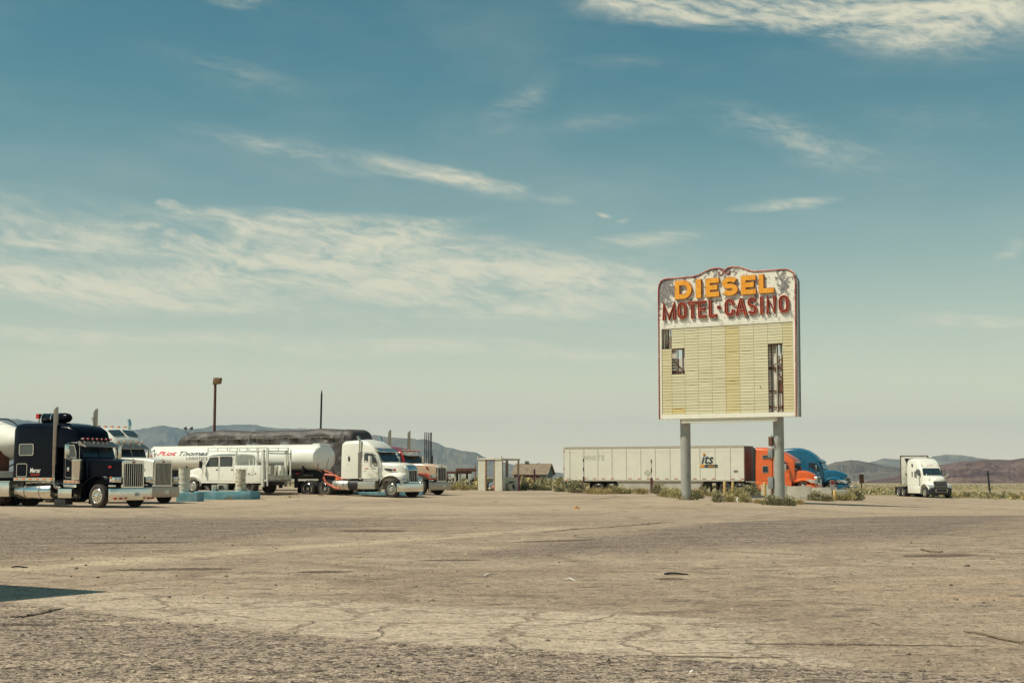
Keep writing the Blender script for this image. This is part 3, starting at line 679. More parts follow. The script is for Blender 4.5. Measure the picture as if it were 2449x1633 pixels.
def classic_truck(name, loc, rz, label, group, P):
    """Long square bonnet, upright radiator, stacks beside the cab. Origin on the ground under the steer axle, +x forward."""
    t = thing('semi_truck', loc, rz, label, 'semi truck', group)
    col = P['col']; hood_c = P.get('hood', col); gx_ = P.get('gx', 1.0); hw_g = P.get('ghw', .62); zt = P.get('gz1', 2.1); cow = P.get('cowl', 2.18)
    xs_, sl0, sl1 = P.get('cab_back', -2.4), P['sleeper'][0], P['sleeper'][1]
    drives = P.get('drives', (sl0 - 1.3, sl0 - 2.6))
    chassis(t, drives[-1] - .9, 1.0, drives)
    # bonnet
    b = MB(); zb = 1.02
    secs = [(-1.42, .93, cow - .01), (-1.2, .92, cow + .02), (-.6, .84, cow + .005), (0, .76, cow - .02), (.5, .69, cow - .045), (gx_ - .1, hw_g + .03, zt - .01)]
    b.loft([ring(x, w, zb if x > -1 else 1.02, z, .13, w - .03, .02) for x, w, z in secs]); hd = b.build('hood', hood_c, t, sharp=50)
    if P.get('vent_studs'):
        v = MB()
        for k in range(9): v.lathe([(0, .02), (-.02, .012), (-.022, .001)], (-.98, -.915, 1.35 + k * .085), 'y', 6)
        v.build('rivets', 'chrome', hd)
    e = MB(); e.lathe([(-.01, .11), (-.03, .10), (-.035, .01)], (.30, -.735, 1.80), 'y', 20); em = e.build('emblem', 'redbadge', t)
    for v_ in em.data.vertices: v_.co.z = 1.80 + (v_.co.z - 1.80) * .55
    fender(t, [(-1.05, .35), (-1.0, .75), (-.86, 1.08), (-.62, 1.30), (-.3, 1.41), (0, 1.44), (.3, 1.40), (.58, 1.27), (.78, 1.12), (gx_ + .02, 1.02)], 1.2, .62, P.get('fender', hood_c), .06, .05)
    grille(t, gx_, hw_g, .88, zt, P.get('bars', 9), top=.16, barw=P.get('barw', .013))
    ob = MB(); ob.lathe([(gx_ + .0, .085), (gx_ + .02, .08), (gx_ + .022, .005)], (0, 0, zt - .085), 'x', 18); oe = ob.build('emblem', P.get('badge', 'redbadge'), t)
    for v_ in oe.data.vertices: v_.co.z = zt - .085 + (v_.co.z - zt + .085) * .55
    og = MB(); og.tube([(gx_ - .08, 0, zt + .01), (gx_ - .04, 0, zt + .06), (gx_ - .1, 0, zt + .08)], [.03, .022, .01], 8); og.build('hood_ornament', 'chrome', t)
    bm_ = bumper(t, gx_ + .14, 1.24, P.get('bz0', .33), .86, P.get('bumper', 'chrome'), sweep=.2)
    if P.get('fog'):
        for s in (-1, 1):
            for k in (1.1, .82): f = MB(); f.box(gx_ + .04, gx_ + .155 - (.05 if k > 1 else 0), s * k - .08, s * k + .08, .38, .46); f.build('fog_light', 'red_lens', bm_, bev=.01)
            fy = MB(); fy.box(gx_ + .06, gx_ + .15, s * .55 - .07, s * .55 + .07, .40, .48); fy.build('marker_light', 'orange_lens', bm_, bev=.01)
    pl = MB(); pl.box(gx_ + .14, gx_ + .15, -.04, .26, .50, .68); pl.build('number_plate', 'white', t, smooth=False)
    if P.get('plate'):
        vs, fs = text_geo('2R11', .12, bold=.002); q = MB(); q.add([(gx_ + .156, x - .02, .55 + y) for x, y, z in vs], fs); q.build('plate_text', 'teal', t, smooth=False)
    for s in (-1, 1):
        lamp_box(t, gx_ + .02, s * .93, 1.24, .42, .24, .3, 'chrome', cells=2)
        a = MB(); a.lathe([(.72, .03), (.84, .06), (.87, .01)], (0, s * 1.12, 1.33), 'x', 10); a.build('turn_signal', 'orange_lens', t)
        k = MB(); k.box(gx_ - .25, gx_ + .06, s * 1.15 - .08, s * 1.15 + .08, .93, 1.01); k.build('bumper_bracket', 'chrome', t, bev=.015)
    # cab
    cz = P.get('cab_z', 3.0); b = MB(); hwc = 1.04
    b.loft([ring(x, hwc, 1.08, z, .16, hwc - .05) for x, z in ((xs_, cz), (-1.85, cz), (-1.62, cz - .03), (-1.5, cz - .12), (-1.36, cow + .32), (-1.25, cow + .02), (-1.2, 1.9))]); cab = b.build('cab', col, t, sharp=48)
    w = MB(); zt_, zb_ = cz - .24, cow + .06
    for s in (-1, 1): quad_panel(w, [(-1.25, s * .03 if s > 0 else -.93, zb_), (-1.25, .93 if s > 0 else -.03, zb_), (-1.46, .93 if s > 0 else -.03, zt_), (-1.46, s * .03 if s > 0 else -.93, zt_)], .03)
    w.build('windshield', 'glass', t, smooth=False)
    for s in (-1, 1):
        glass_poly('side_window', [(-2.12, 2.22), (-1.52, 2.2), (-1.56, 2.52), (-1.68, 2.80), (-2.12, 2.80)], s * 1.045, t, trim=P.get('trim', 'dark'))
        d = MB(); frame_poly(d, rpoly(-2.25, -1.34, 1.32, 2.92, .1), .016, s * 1.046, s * 1.056); dr = d.build('door_seam', P.get('trim', 'dark'), t, smooth=False)
        h = MB(); h.box(-2.12, -1.98, s * 1.05 - .02, s * 1.05 + .02, 1.62, 1.80); h.build('door_handle', 'chrome', t, bev=.01)
        mirror(t, -1.62, s * 1.52, 2.18, 2.82, 'chrome')
    # sun visor, roof lamps
    v = MB(); quad_panel(v, [(-1.02, -.98, cz - .30), (-1.02, .98, cz - .30), (-1.5, 1.0, cz - .04), (-1.5, -1.0, cz - .04)], .02)
    for s in (-1, 1): v.prism([(-1.02, cz - .30), (-1.5, cz - .04), (-1.5, cz - .22)], s * .98, s * 1.0)
    vz = v.build('sun_visor', P.get('visor', 'alu'), t, smooth=False)
    for k in range(P.get('bullets', 5)):
        y = -.8 + 1.6 * k / max(1, P.get('bullets', 5) - 1); m_ = MB(); m_.lathe([(-1.75, .02), (-1.6, .05), (-1.4, .055), (-1.39, .01)], (0, y, cz + .07), 'x', 10)
        bl_ = m_.build('marker_lamp', 'chrome', t); m2 = MB(); m2.lathe([(-1.395, .05), (-1.355, .04), (-1.35, .005)], (0, y, cz + .07), 'x', 10); m2.build('lens', 'red_lens' if P.get('redm') else 'orange_lens', bl_)
    # sleeper
    if sl1 - sl0 > .5:
        b = MB(); zs = P['sleeper'][2]
        b.loft([ring(x, w_, 1.2, z, r_, w_ - .05) for x, w_, z, r_ in [(sl0, 1.19, zs - .16, .2), (sl0 + .12, 1.22, zs - .03, .24), (sl0 + .5, 1.22, zs, .26), (sl1 - .3, 1.22, zs - .04, .26), (sl1, 1.20, zs - .1, .26)]])
        b.build('sleeper', col, t, sharp=48)
        b = MB(); zc = cz - .3
        rp = P.get('roof', [(sl1, zs - .08), (sl1 + .55, zs - .2), (-1.9, cz + .38), (-1.62, cz + .12)])
        b.loft([ring(x, w_, zc, z, .22, w_ - .12) for (x, z), w_ in zip(rp, (1.17, 1.1, 1.02, .95))]); b.build('roof_fairing', col, t, sharp=50)
        for s in (-1, 1):
            st_ = MB(); st_.box(sl0 + .1, sl1 + .02, s * 1.225 - .012, s * 1.225 + .012, 1.19, 1.33); so = st_.build('trim_strip', 'chrome', t, smooth=False)
            for k in range(6):
                xx = sl0 + .3 + (sl1 - sl0 - .5) * k / 5; l = MB(); l.box(xx - .075, xx + .075, s * 1.245 - .01, s * 1.245 + .01, 1.225, 1.295); l.build('marker_light', 'orange_lens', so, bev=.008)
            st_ = MB(); st_.box(xs_ + .1, -1.25, s * 1.07 - .02, s * 1.07 + .02, 1.08, 1.22); so = st_.build('trim_strip', 'chrome', t, smooth=False)
            for k in range(4):
                xx = xs_ + .25 + .28 * k; l = MB(); l.box(xx - .07, xx + .07, s * 1.10 - .01, s * 1.10 + .01, 1.115, 1.185); l.build('marker_light', 'orange_lens', so, bev=.008)
            if P.get('sl_windows'):
                glass_poly('sleeper_window', rpoly(sl0 + .42, sl0 + 1.42, 2.34, 2.88, .09), s * 1.223, t, trim='chrome', tw=.035)
                glass_poly('hatch', rpoly(sl0 + .28, sl0 + 1.02, 1.36, 1.98, .09), s * 1.223, t, m=col, trim='chrome', tw=.03)
    for s in (-1, 1):
        tank_cyl(t, sl0 + .15, min(xs_ - .65, sl1 + .1) if sl1 - sl0 > .5 else xs_ + .2, s * .92, .70, .34, 'chrome', 2)
        b = MB(); b.box(-2.55, -1.65, s * .88 - .3, s * .88 + .3, .42, .84); st_ = b.build('step_box', 'chrome', t, bev=.02)
        b = MB(); b.box(-2.75, -2.0, s * 1.0 - .22, s * 1.0 + .22, .12, .36); b.build('lower_step', 'black_plastic', t, bev=.02)
        b = MB(); b.cyl((-2.35, s * .95, .98), (-1.5, s * .95, .98), .1, n=12); b.build('air_tank', 'chrome', t)
        if P.get('aircleaner', True):
            b = MB(); b.lathe([(1.20, .14), (1.24, .235), (2.0, .245), (2.04, .255), (2.14, .25), (2.18, .12), (2.19, .01)], (-1.22, s * 1.27, 0), 'z', 20); b.build('air_cleaner', 'chrome', t, sharp=50)
        sx, sz = P['stack']; stack(t, sx, s * 1.16, .85, sz, P.get('sr', .105), P.get('sstyle', 'cut'))
    if P.get('decal'):
        for txt, x, z, sz, m_, kw in P['decal']:
            vs, fs = text_geo(txt, sz, **kw); q = MB(); q.add([(x + a, -1.236, z + b_) for a, b_, c_ in vs], fs); q.build('door_lettering', m_, t, smooth=False)
    return t

def aero_truck(name, loc, rz, label, group, P):
    """Sloping nose and a raised sleeper. Same frame of reference as classic_truck."""
    t = thing('semi_truck', loc, rz, label, 'semi truck', group)
    col = P['col']; xb = P['back']; nx = P.get('nose', .88); drives = P.get('drives', (-5.0, -6.35)); nz = P.get('nose_z', 1.9); cow = P.get('cowl', 2.14); roof = P['roof']
    chassis(t, drives[-1] - .9, nx, drives, steer=P.get('steer', 0))
    b = MB(); hwp = 1.2
    # bonnet
    secs = [(-.98, .98, cow - .01, .16), (-.6, .95, cow - .02, .2), (0, .86, cow - .06, .24), (.45, .72, (cow + nz) / 2 + .02, .24), (nx - .26, .60, nz, .22), (nx - .17, .54, nz - .06, .22)]
    b.loft([ring(x, w, 1.0, z, r_, w - .12, .03) for x, w, z, r_ in secs]); b.build('hood', col, t, sharp=60)
    ft = P.get('fz', 1.36)
    fender(t, [(-.86, .42), (-.86, .85), (-.76, 1.12), (-.5, ft - .06), (-.2, ft + .02), (.1, ft + .02), (.42, ft - .06), (.64, ft - .2), (nx - .14, 1.02), (nx - .06, .84)], 1.21, .5, P.get('fender', col), P.get('lip', .07), .30)
    if P.get('archtrim'):
        fender(t, [(-.90, .36), (-.84, .86), (-.72, 1.06), (-.48, 1.22), (-.2, 1.29), (.1, 1.29), (.40, 1.2), (.6, 1.05), (.66, .86)], 1.225, 1.0, P['archtrim'], .10, .02)
    gz1 = P.get('gz1', nz - .06)
    if P.get('hbars'):
        g = grille(t, nx + .03, .60, .92, nz - .28, 0, lean=-.12, top=.05, side=.04, shell=P.get('gshell', 'black_plastic'), thick=.22)
        c = MB()
        for k in range(5): z = .99 + k * .13; c.box(nx - .05 - .012 * k, nx + .05 - .014 * k, -.54, .54, z, z + .028)
        c.build('grille_bar', P.get('barm', 'chrome'), g, bev=.01)
    else:
        grille(t, nx + .03, .52, .90, gz1, P.get('bars', 8), lean=-.10, top=.06, side=.045, back='brownmesh' if P.get('brown') else 'dark', barw=.011, thick=.22)
        cp = MB(); cp.loft([ring(x, w, z0, z, .12, w - .08) for x, w, z0, z in ((nx - .34, .58, nz - .1, nz + .05), (nx - .15, .56, nz - .2, nz + .03), (nx - .01, .53, nz - .26, nz - .1))]); 
        if P.get('cap'): cp.build('hood_cap', P['cap'], t, sharp=60)
    if P.get('bstyle') == 'dark':
        bm_ = bumper(t, nx + .16, 1.22, .30, .92, 'black_plastic', sweep=.42, th=.3, crown=.12)
        c = MB(); frame_poly(c, rpoly(-.58, .58, .56, .86, .05), .035, nx + .155, nx + .175, axis='x'); c.build('bumper_trim', 'chrome', bm_, smooth=False)
    elif P.get('bstyle') == 'col':
        bumper(t, nx + .10, 1.22, .32, .88, col, sweep=.42, th=.3, crown=.14)
    else:
        bumper(t, nx + .10, 1.23, .36, .87, 'chrome', sweep=.26, th=.14, crown=.08)
    for s in (-1, 1):
        h = MB(); h.loft([[(x, s * y, z) for y, z in ((ya, za), (yb, za), (yb, zb), (ya, zb))] for x, ya, yb, za, zb in ((.25, .98, 1.16, 1.18, 1.28), (.5, .80, 1.17, 1.02, 1.27), (nx - .08, .62, 1.10, .95, 1.22), (nx - .03, .62, 1.0, .96, 1.16))])
        h.build('headlight', 'lens', t, sharp=40)
    # cab and sleeper in one shell
    wsb = -.92; wst = P.get('wst', (-1.32, 2.86))
    b = MB(); secs = []
    for x, z in roof:
        secs.append((x, 1.21 if x < -2.45 else 1.14, z))
    rr = [ring(x, w, 1.15, z, .26 if z > 3 else .2, w - (.10 if x < -2.45 else .16), .05) for x, w, z in secs]
    rr += [ring(wst[0], 1.04, 1.15, wst[1], .16, .94, .04), ring(wsb, 1.03, 1.15, cow + .02, .12, 1.0, .0), ring(wsb + .05, 1.0, 1.15, cow - .15, .1, .97, 0)]
    b.loft(rr); b.build('cab', col, t, sharp=56)
    w = MB(); x1, z1, x0, z0 = wst[0] + .02, wst[1] - .08, wsb + .02, cow + .06
    quad_panel(w, [(x0 + .03, -.93, z0), (x0 + .03, .93, z0), (x1 + .045, .84, z1), (x1 + .045, -.84, z1)], .03)
    w.build('windshield', 'glass', t, smooth=False)
    for s in (-1, 1):
        y = s * P.get('win_y', 1.12)
        glass_poly('side_window', [(-2.05, 2.14), (-1.14, 2.08), (-1.22, 2.34), (-1.42, 2.66), (-1.95, 2.70), (-2.05, 2.6)], y, t)
        d = MB(); frame_poly(d, [(-2.18, 1.2), (-1.0, 1.2), (-1.0, 2.05), (-1.3, 2.72), (-2.05, 2.78), (-2.18, 2.6)], .014, y, y + s * .008); d.build('door_seam', 'dchrome' if col != 'black' else 'chrome', t, smooth=False)
        h = MB(); h.box(-2.1, -1.88, y - .02, y + .02, 1.56, 1.62); h.build('door_handle', 'dark', t, bev=.01)
        mirror(t, -1.35, s * 1.50, 1.92, 2.52, P.get('mirror', 'white2'), .24)
        for (xa, xb_, za, zb, kind) in P.get('sl_glass', ()):
            glass_poly(kind, rpoly(xa, xb_, za, zb, min(.05, (xb_ - xa) * .3)), s * 1.213, t, trim=P.get('gtrim', 'dark'))
        if P.get('hoodmirror'):
            h = MB(); h.tube([(.1, s * .78, 1.95), (.25, s * 1.02, 2.12)], .02, 6); h.lathe([(2.08, .02), (2.12, .07), (2.22, .07), (2.27, .03)], (.27, s * 1.06, 0), 'z', 10); h.build('hood_mirror', 'chrome', t)
        if P.get('fairing'):
            f = MB(); f.prism([(xb + .02, 1.14), (-2.3, 1.14), (-.95, 1.14), (-.95, .95), (-1.05, .42), (xb + .02, .42)], s * 1.16, s * 1.20); f.build('side_skirt', P['fairing'], t, bev=.015)
        else:
            tank_cyl(t, P['tank'][0], P['tank'][1], s * .92, .76, .33, 'alu', 2)
            if P.get('tank2'):
                k = MB(); k.cyl((P['tank'][1] + .05, s * .92, .78), (P['tank2'], s * .92, .78), .33, n=24); k.build('fluid_tank', 'black_plastic', t)
            b = MB(); b.box(-2.5, -1.2, s * .95 - .26, s * .95 + .26, .52, .98); o = b.build('step_box', 'alu', t, bev=.03)
            b = MB(); b.box(-2.1, -1.05, s * .96 - .2, s * .96 + .2, 1.0, 1.12); b.build('step', 'alu', t, bev=.02)
    if P.get('extender'):
        x0, x1, zz, cm = P['extender']
        for s in (-1, 1):
            b = MB(); b.box(x0, x1, s * 1.21 - .03, s * 1.21 + .03, 1.1, zz); b.build('side_extender', cm, t, bev=.02)
    if P.get('visor'):
        v = MB(); quad_panel(v, [(-.98, -.95, 2.76), (-.98, .95, 2.76), (-1.38, 1.0, 3.0), (-1.38, -1.0, 3.0)], .025)
        for s in (-1, 1): v.prism([(-.98, 2.76), (-1.38, 3.0), (-1.38, 2.84)], s * .96, s * .98)
        v.build('sun_visor', P['visor'], t, smooth=False)
    for k in range(5):
        y = (-.8, -.2, 0, .2, .8)[k]; m2 = MB(); x_, z_ = P.get('marker', (-1.36, 2.97)); m2.box(x_ - .05, x_ + .05, y - .045, y + .045, z_, z_ + .05); m2.build('marker_light', 'orange_lens', t, bev=.012)
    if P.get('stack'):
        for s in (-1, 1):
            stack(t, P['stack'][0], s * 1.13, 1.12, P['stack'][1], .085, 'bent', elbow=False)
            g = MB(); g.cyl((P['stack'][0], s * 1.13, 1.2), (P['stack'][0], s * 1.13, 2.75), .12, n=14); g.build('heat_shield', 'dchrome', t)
            g = MB(); g.box(-2.52, -2.22, s * 1.0 - .1, s * 1.0 + .06, 1.2, 2.8); g.build('cab_gap_shade', 'dark', t, smooth=False)  # dark filler box stands in for the shade between cab and sleeper
    if P.get('duct'):                                            # dark hood intake with a round badge
        for s in (-1, 1):
            d = MB(); d.prism([(-.72, 1.78), (-.62, 1.66), (-.2, 1.60), (.0, 1.68), (-.2, 1.74)], s * .925, s * .95); d.build('intake', 'dark', t, smooth=False)
            e = MB(); e.lathe([(0, .12), (-s * -.03, .11), (-s * -.035, .01)], (.02, s * .88, 1.69), 'y', 18); o = e.build('emblem', 'redbadge', t)
            for v_ in o.data.vertices: v_.co.z = 1.69 + (v_.co.z - 1.69) * .5
    return t
M['brownmesh'] = mat('grille_mesh_brown', (0.10, 0.05, 0.035), 0.7, 0, 0.2, 10)

# ------------------------------------------------------------------ the trucks on the left
TH32 = -R(32); TH30 = -R(30); TH26 = -R(26)
def local(o, rz, x, y, z=0.0):
    c, s = math.cos(rz), math.sin(rz); return (o[0] + x * c - y * s, o[1] + x * s + y * c, o[2] + z)
V1 = (-17.71, 64.19, 0.0)
t = classic_truck('a', V1, TH32, 'black long nosed semi truck with a tall stack and a red lamp on its roof', 'semi trucks parked in the lot', dict(
    col='black', sleeper=(-5.62, -2.75, 3.84), stack=(-2.85, 4.52), sl_windows=True, fog=True, plate=True, vent_studs=True, bullets=7, redm=True, trim='chrome', visor='dchrome', bars=9,
    roof=[(-2.75, 3.74), (-2.2, 3.68), (-1.75, 3.5), (-1.55, 3.16)], gx=1.0,
    decal=[('Mercer', -4.42, 1.56, .30, 'paper', dict(bold=.006, shear=.2, width=.8)), ('TRANSPORT', -4.36, 1.42, .11, 'redtape', dict(bold=.004))]))
b = MB(); b.lathe([(-5.05, .01), (-5.05, .18), (-4.98, .24), (-3.6, .24), (-3.35, .2), (-3.2, .1), (-3.17, .01)], (0, 0, 4.08), 'x', 22)
rt = b.build('roof_tank', 'black', t, sharp=60)
b = MB()
for x in (-4.95, -4.3): b.lathe([(x - .03, .245), (x - .03, .252), (x + .03, .252), (x + .03, .245)], (0, 0, 4.08), 'x', 22, caps=False)
b.build('tank_strap', 'chrome', rt)
b = MB(); b.cyl((-5.2, -.15, 3.7), (-5.2, -.15, 4.1), .035, n=8); b.box(-5.3, -5.1, -.26, -.05, 4.08, 4.3, 1); b.build('warning_lamp', ['dchrome', 'red_lens'], t, sharp=30)
b = MB(); b.box(-6.9, -5.85, -1.22, -.4, .45, 1.12); b.box(-7.2, -5.75, -1.26, .9, 1.12, 1.18); b.build('tool_box', 'chrome', t, bev=.02)

V2 = (-18.55, 73.05, 0.0)
t = classic_truck('b', V2, TH32, 'white long nosed semi truck half hidden behind the black one', 'semi trucks parked in the lot', dict(
    col='white', sleeper=(-4.9, -2.75, 3.92), stack=(-2.75, 4.35), sstyle='bent', sr=.09, bullets=5, visor='dchrome', bars=13, barw=.010, ghw=.60, gz1=2.2, cowl=2.32, cab_z=3.08,
    roof=[(-2.75, 3.86), (-2.3, 3.78), (-1.75, 3.42), (-1.5, 3.14)], bumper='dchrome', aircleaner=True))
for s in (-1, 1):
    g = MB(); quad_panel(g, [(-1.78, s * .1, 3.50), (-1.78, s * .85, 3.46), (-2.18, s * .85, 3.72), (-2.18, s * .1, 3.76)], .05 * s); g.build('roof_window', 'glass', t, smooth=False)
    glass_poly('roof_window', [(-2.72, 3.45), (-2.25, 3.45), (-2.35, 3.68), (-2.72, 3.74)], s * 1.13, t)
for k in range(5):
    b = MB(); b.box(-2.9, -2.75, -.9 + k * .45 - .06, -.9 + k * .45 + .06, 3.93, 4.0); b.build('marker_light', 'orange_lens', t, bev=.015)

V5 = (-6.67, 87.01, 0.09)
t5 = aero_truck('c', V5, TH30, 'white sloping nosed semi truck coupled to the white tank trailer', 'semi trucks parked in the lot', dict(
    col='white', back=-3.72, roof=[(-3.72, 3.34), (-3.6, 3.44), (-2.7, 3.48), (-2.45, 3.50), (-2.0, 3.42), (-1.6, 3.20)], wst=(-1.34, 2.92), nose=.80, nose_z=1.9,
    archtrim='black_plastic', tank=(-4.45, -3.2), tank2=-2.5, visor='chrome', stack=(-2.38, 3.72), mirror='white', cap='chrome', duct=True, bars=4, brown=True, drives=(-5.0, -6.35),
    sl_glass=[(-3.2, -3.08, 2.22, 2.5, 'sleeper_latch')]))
for txt, x, z, sz, m_ in (('Pilot Thomas', -1.98, 1.72, .10, 'inkred'), ('Thomas', -1.55, 1.719, .10, 'ink'), ('USDOT 1286', -1.72, 1.36, .12, 'faint')):
    if txt == 'Pilot Thomas': txt = 'Pilot'
    vs, fs = text_geo(txt, sz * 1.3, bold=.003); q = MB(); q.add([(x + a, -1.155, z + b_) for a, b_, c_ in vs], fs); q.build('door_lettering', m_, t5, smooth=False)

V7 = (-5.55, 95.9, 0.14)
classic_truck('d', V7, TH30, 'red roofed semi truck with tan bonnet behind the white one', 'semi trucks parked in the lot', dict(
    col='redp', hood='tan', fender='redp', sleeper=(-3.3, -2.45, 3.2), stack=(-2.45, 4.35), bullets=5, redm=False, visor='alu', bars=5, ghw=.56, gz1=1.95, cowl=2.08, cab_z=2.9,
    roof=[(-2.45, 3.05), (-2.2, 3.02), (-1.9, 2.98), (-1.7, 2.92)], bumper='dchrome', drives=(-5.4, -6.75)))

# five tall dark pipes that stand behind the red roofed truck
for k, (px, zt) in enumerate(((1016.5, 1034), (1021, 1034), (1025.5, 1035), (1029.3, 1035), (1032.2, 1034))):
    Y = 103.0; x = (px - CX) / FPX * Y; z1 = 1.42 + (1137 - zt) / FPX * Y; g0 = terr(x, Y)
    b = MB(); b.cyl((0, 0, 0), (0, 0, z1 - g0), .034, n=10)
    tag(b.build('steel_post', 'dark', loc=(x, Y, g0)), ('leftmost', 'second from left', 'middle', 'second from right', 'rightmost')[k] + ' of the five tall dark pipes behind the red roofed truck', 'post', 'dark pipes standing in a row')
for k, (px, zt) in enumerate(((1010.5, 1090), (1034.6, 1090))):
    Y = 103.3; x = (px - CX) / FPX * Y; z1 = 1.42 + (1137 - zt) / FPX * Y; g0 = terr(x, Y)
    b = MB(); b.cyl((0, 0, 0), (0, 0, z1 - g0), .05, n=10)
    tag(b.build('steel_post', 'dark', loc=(x, Y, g0)), 'short dark pipe just ' + ('left', 'right')[k] + ' of the bundle of tall pipes', 'post', 'short dark pipes')

# ------------------------------------------------------------------ tank trailer
o = V5; r_ = TH30
tt = thing('tank_trailer', local(o, r_, -5.6, 0, .2), r_, 'long white tank trailer with red and black lettering on its side', 'tank trailer')
b = MB(); A, B_ = 1.16, .80; zc = 2.24
def oval(x, k=1.0, dz=0.0):
    return [(x, A * k * math.copysign(abs(math.cos(q)) ** .86, math.cos(q)), zc + dz + B_ * k * math.copysign(abs(math.sin(q)) ** .86, math.sin(q))) for q in (2 * math.pi * i / 36 for i in range(36))]
b.loft([oval(-14.75, .55), oval(-14.68, .9), oval(-14.6, 1), oval(-8, 1), oval(-4, 1), oval(-.45, 1), oval(-.38, .985), oval(-.3, .90), oval(-.24, .55), oval(-.22, .1)]); b.build('tank', 'tankw', tt, sharp=35)
b = MB(); b.box(-14.5, -.42, -.24, .24, zc + B_ - .03, zc + B_ + .03); b.box(-14.5, -.45, -.52, -.44, zc + B_ - .1, zc + B_ + .05); b.box(-14.5, -.45, .44, .52, zc + B_ - .1, zc + B_ + .05)
b.box(-.9, -.35, -.5, .5, zc + B_ - .1, zc + B_ + .10); b.build('top_walkway', 'tankw', tt, bev=.02)
b = MB()
for x in (-1.0, -3.6, -6.4, -9.2): b.lathe([(zc + B_ + .0, .26), (zc + B_ + .1, .26), (zc + B_ + .12, .2), (zc + B_ + .12, .01)], (x, 0, 0), 'z', 16)
b.build('manhole', 'alu', tt)
b = MB(); b.box(-14.4, -.6, -.5, .5, 1.18, 1.5); b.box(-.9, .25, -.45, .45, 1.02, 1.3)
for x in (-1.3, -3.5, -6, -8.5, -11): b.box(x - .05, x + .05, -1.0, 1.0, 1.3, 1.75)
b.box(-3.3, -3.1, -.85, -.7, .35, 1.3); b.box(-3.3, -3.1, .7, .85, .35, 1.3); b.box(-14.3, -11.8, -.45, .45, .7, 1.3); b.build('subframe', 'dark', tt, sharp=30)
b = MB(); b.box(-2.4, -1.2, -1.16, -1.12, 1.15, 1.3); b.box(-1.65, -1.35, -1.19, -1.16, 1.22, 1.28, 1); b.build('side_rail', ['dark', 'red_lens'], tt, smooth=False)
for x in (-12.4, -13.65):
    for s in (-1, 1):
        w_ = wheel(tt, x, s * 1.02, s, dual=True, rimm='alu')
def fit_text(body, x0, x1, z, cap, bold=0.0, shear=0.0, spacing=1.0):
    vs, fs = text_geo(body, cap / .7, bold=bold, shear=shear, spacing=spacing)
    a, b_ = min(v[0] for v in vs), max(v[0] for v in vs); k = (x1 - x0) / (b_ - a)
    return [(x0 + (v[0] - a) * k, z + v[1]) for v in vs], fs
for (txt, m_, x0, x1, z, cap, kw) in (('Pilot', 'inkred', -13.52, -11.8, 2.48, .27, dict(shear=.3, bold=.010)), ('Thomas', 'ink', -11.58, -9.0, 2.46, .27, dict(shear=.3, bold=.008)), ('LOGISTICS', 'ink', -10.85, -9.05, 2.19, .16, dict(spacing=1.25, bold=.003))):
    vs, fs = fit_text(txt, x0, x1, z, cap, **kw); q = MB()
    def on(p):
        k = (p[1] - zc) / B_; yy = -A * max(0, 1 - min(.999, abs(k)) ** (2 / .86)) ** (.86 / 2) - .014
        return (p[0], yy, p[1])
    q.add([on(p) for p in vs], fs); q.build('lettering', m_, tt, smooth=False)
q = MB()
for poly, mi in (([(-14.2, 2.38), (-14.02, 2.60), (-13.86, 2.38)], 0), ([(-14.25, 2.56), (-13.72, 2.86), (-13.66, 2.86), (-13.66, 2.38), (-13.71, 2.38), (-13.71, 2.78), (-14.15, 2.56)], 1)):
    q.prism(poly, -A - .02, -A + .0, m=mi)
q.build('logo', ['inkred', 'ink'], tt, smooth=False)
b = MB(); b.tube([(-.2, -.3, 1.5), (.25, -.55, 1.35), (.35, -.9, 1.45), (.9, -.8, 1.25)], .05, 8); b.build('hose', 'hose', tt)
b = MB(); b.tube([(-.15, -.9, 1.9), (-.1, -1.0, 1.5), (.2, -.95, 1.35)], .03, 8); b.tube([(0, .3, 1.7), (.3, .2, 1.2), (.9, .1, 1.3)], .03, 8); b.tube([(.05, -.4, 1.2), (.25, -.45, 1.95), (.3, -.4, 2.2)], .015, 6)
b.build('air_line', 'rust', tt)
b = MB(); b.tube([(1.5, -1.0, .95), (1.0, -1.18, 1.25), (.25, -1.2, 1.3), (.15, -1.18, 1.1), (.3, -1.15, .8), (1.0, -1.2, .5), (1.35, -1.15, .42)], .065, 8)
tag(b.build('hose', 'hose', xf=None, loc=local(o, r_, -5.2, -.05, .1)), 'thick red hose looped over the deck between the tank trailer and the white cab', 'hose').rotation_euler = (0, 0, r_)
b = MB(); b.box(0, .55, -.2, .2, 0, .22); tag(b.build('box', 'orangebox', bev=.03, loc=local(o, r_, -4.4, -.7, 1.05)), 'orange plastic box on the deck behind the white cab', 'box').rotation_euler = (0, 0, r_)
fd = MB()
fender_pts = arch(0, .52, .62, 165, 20, 8)

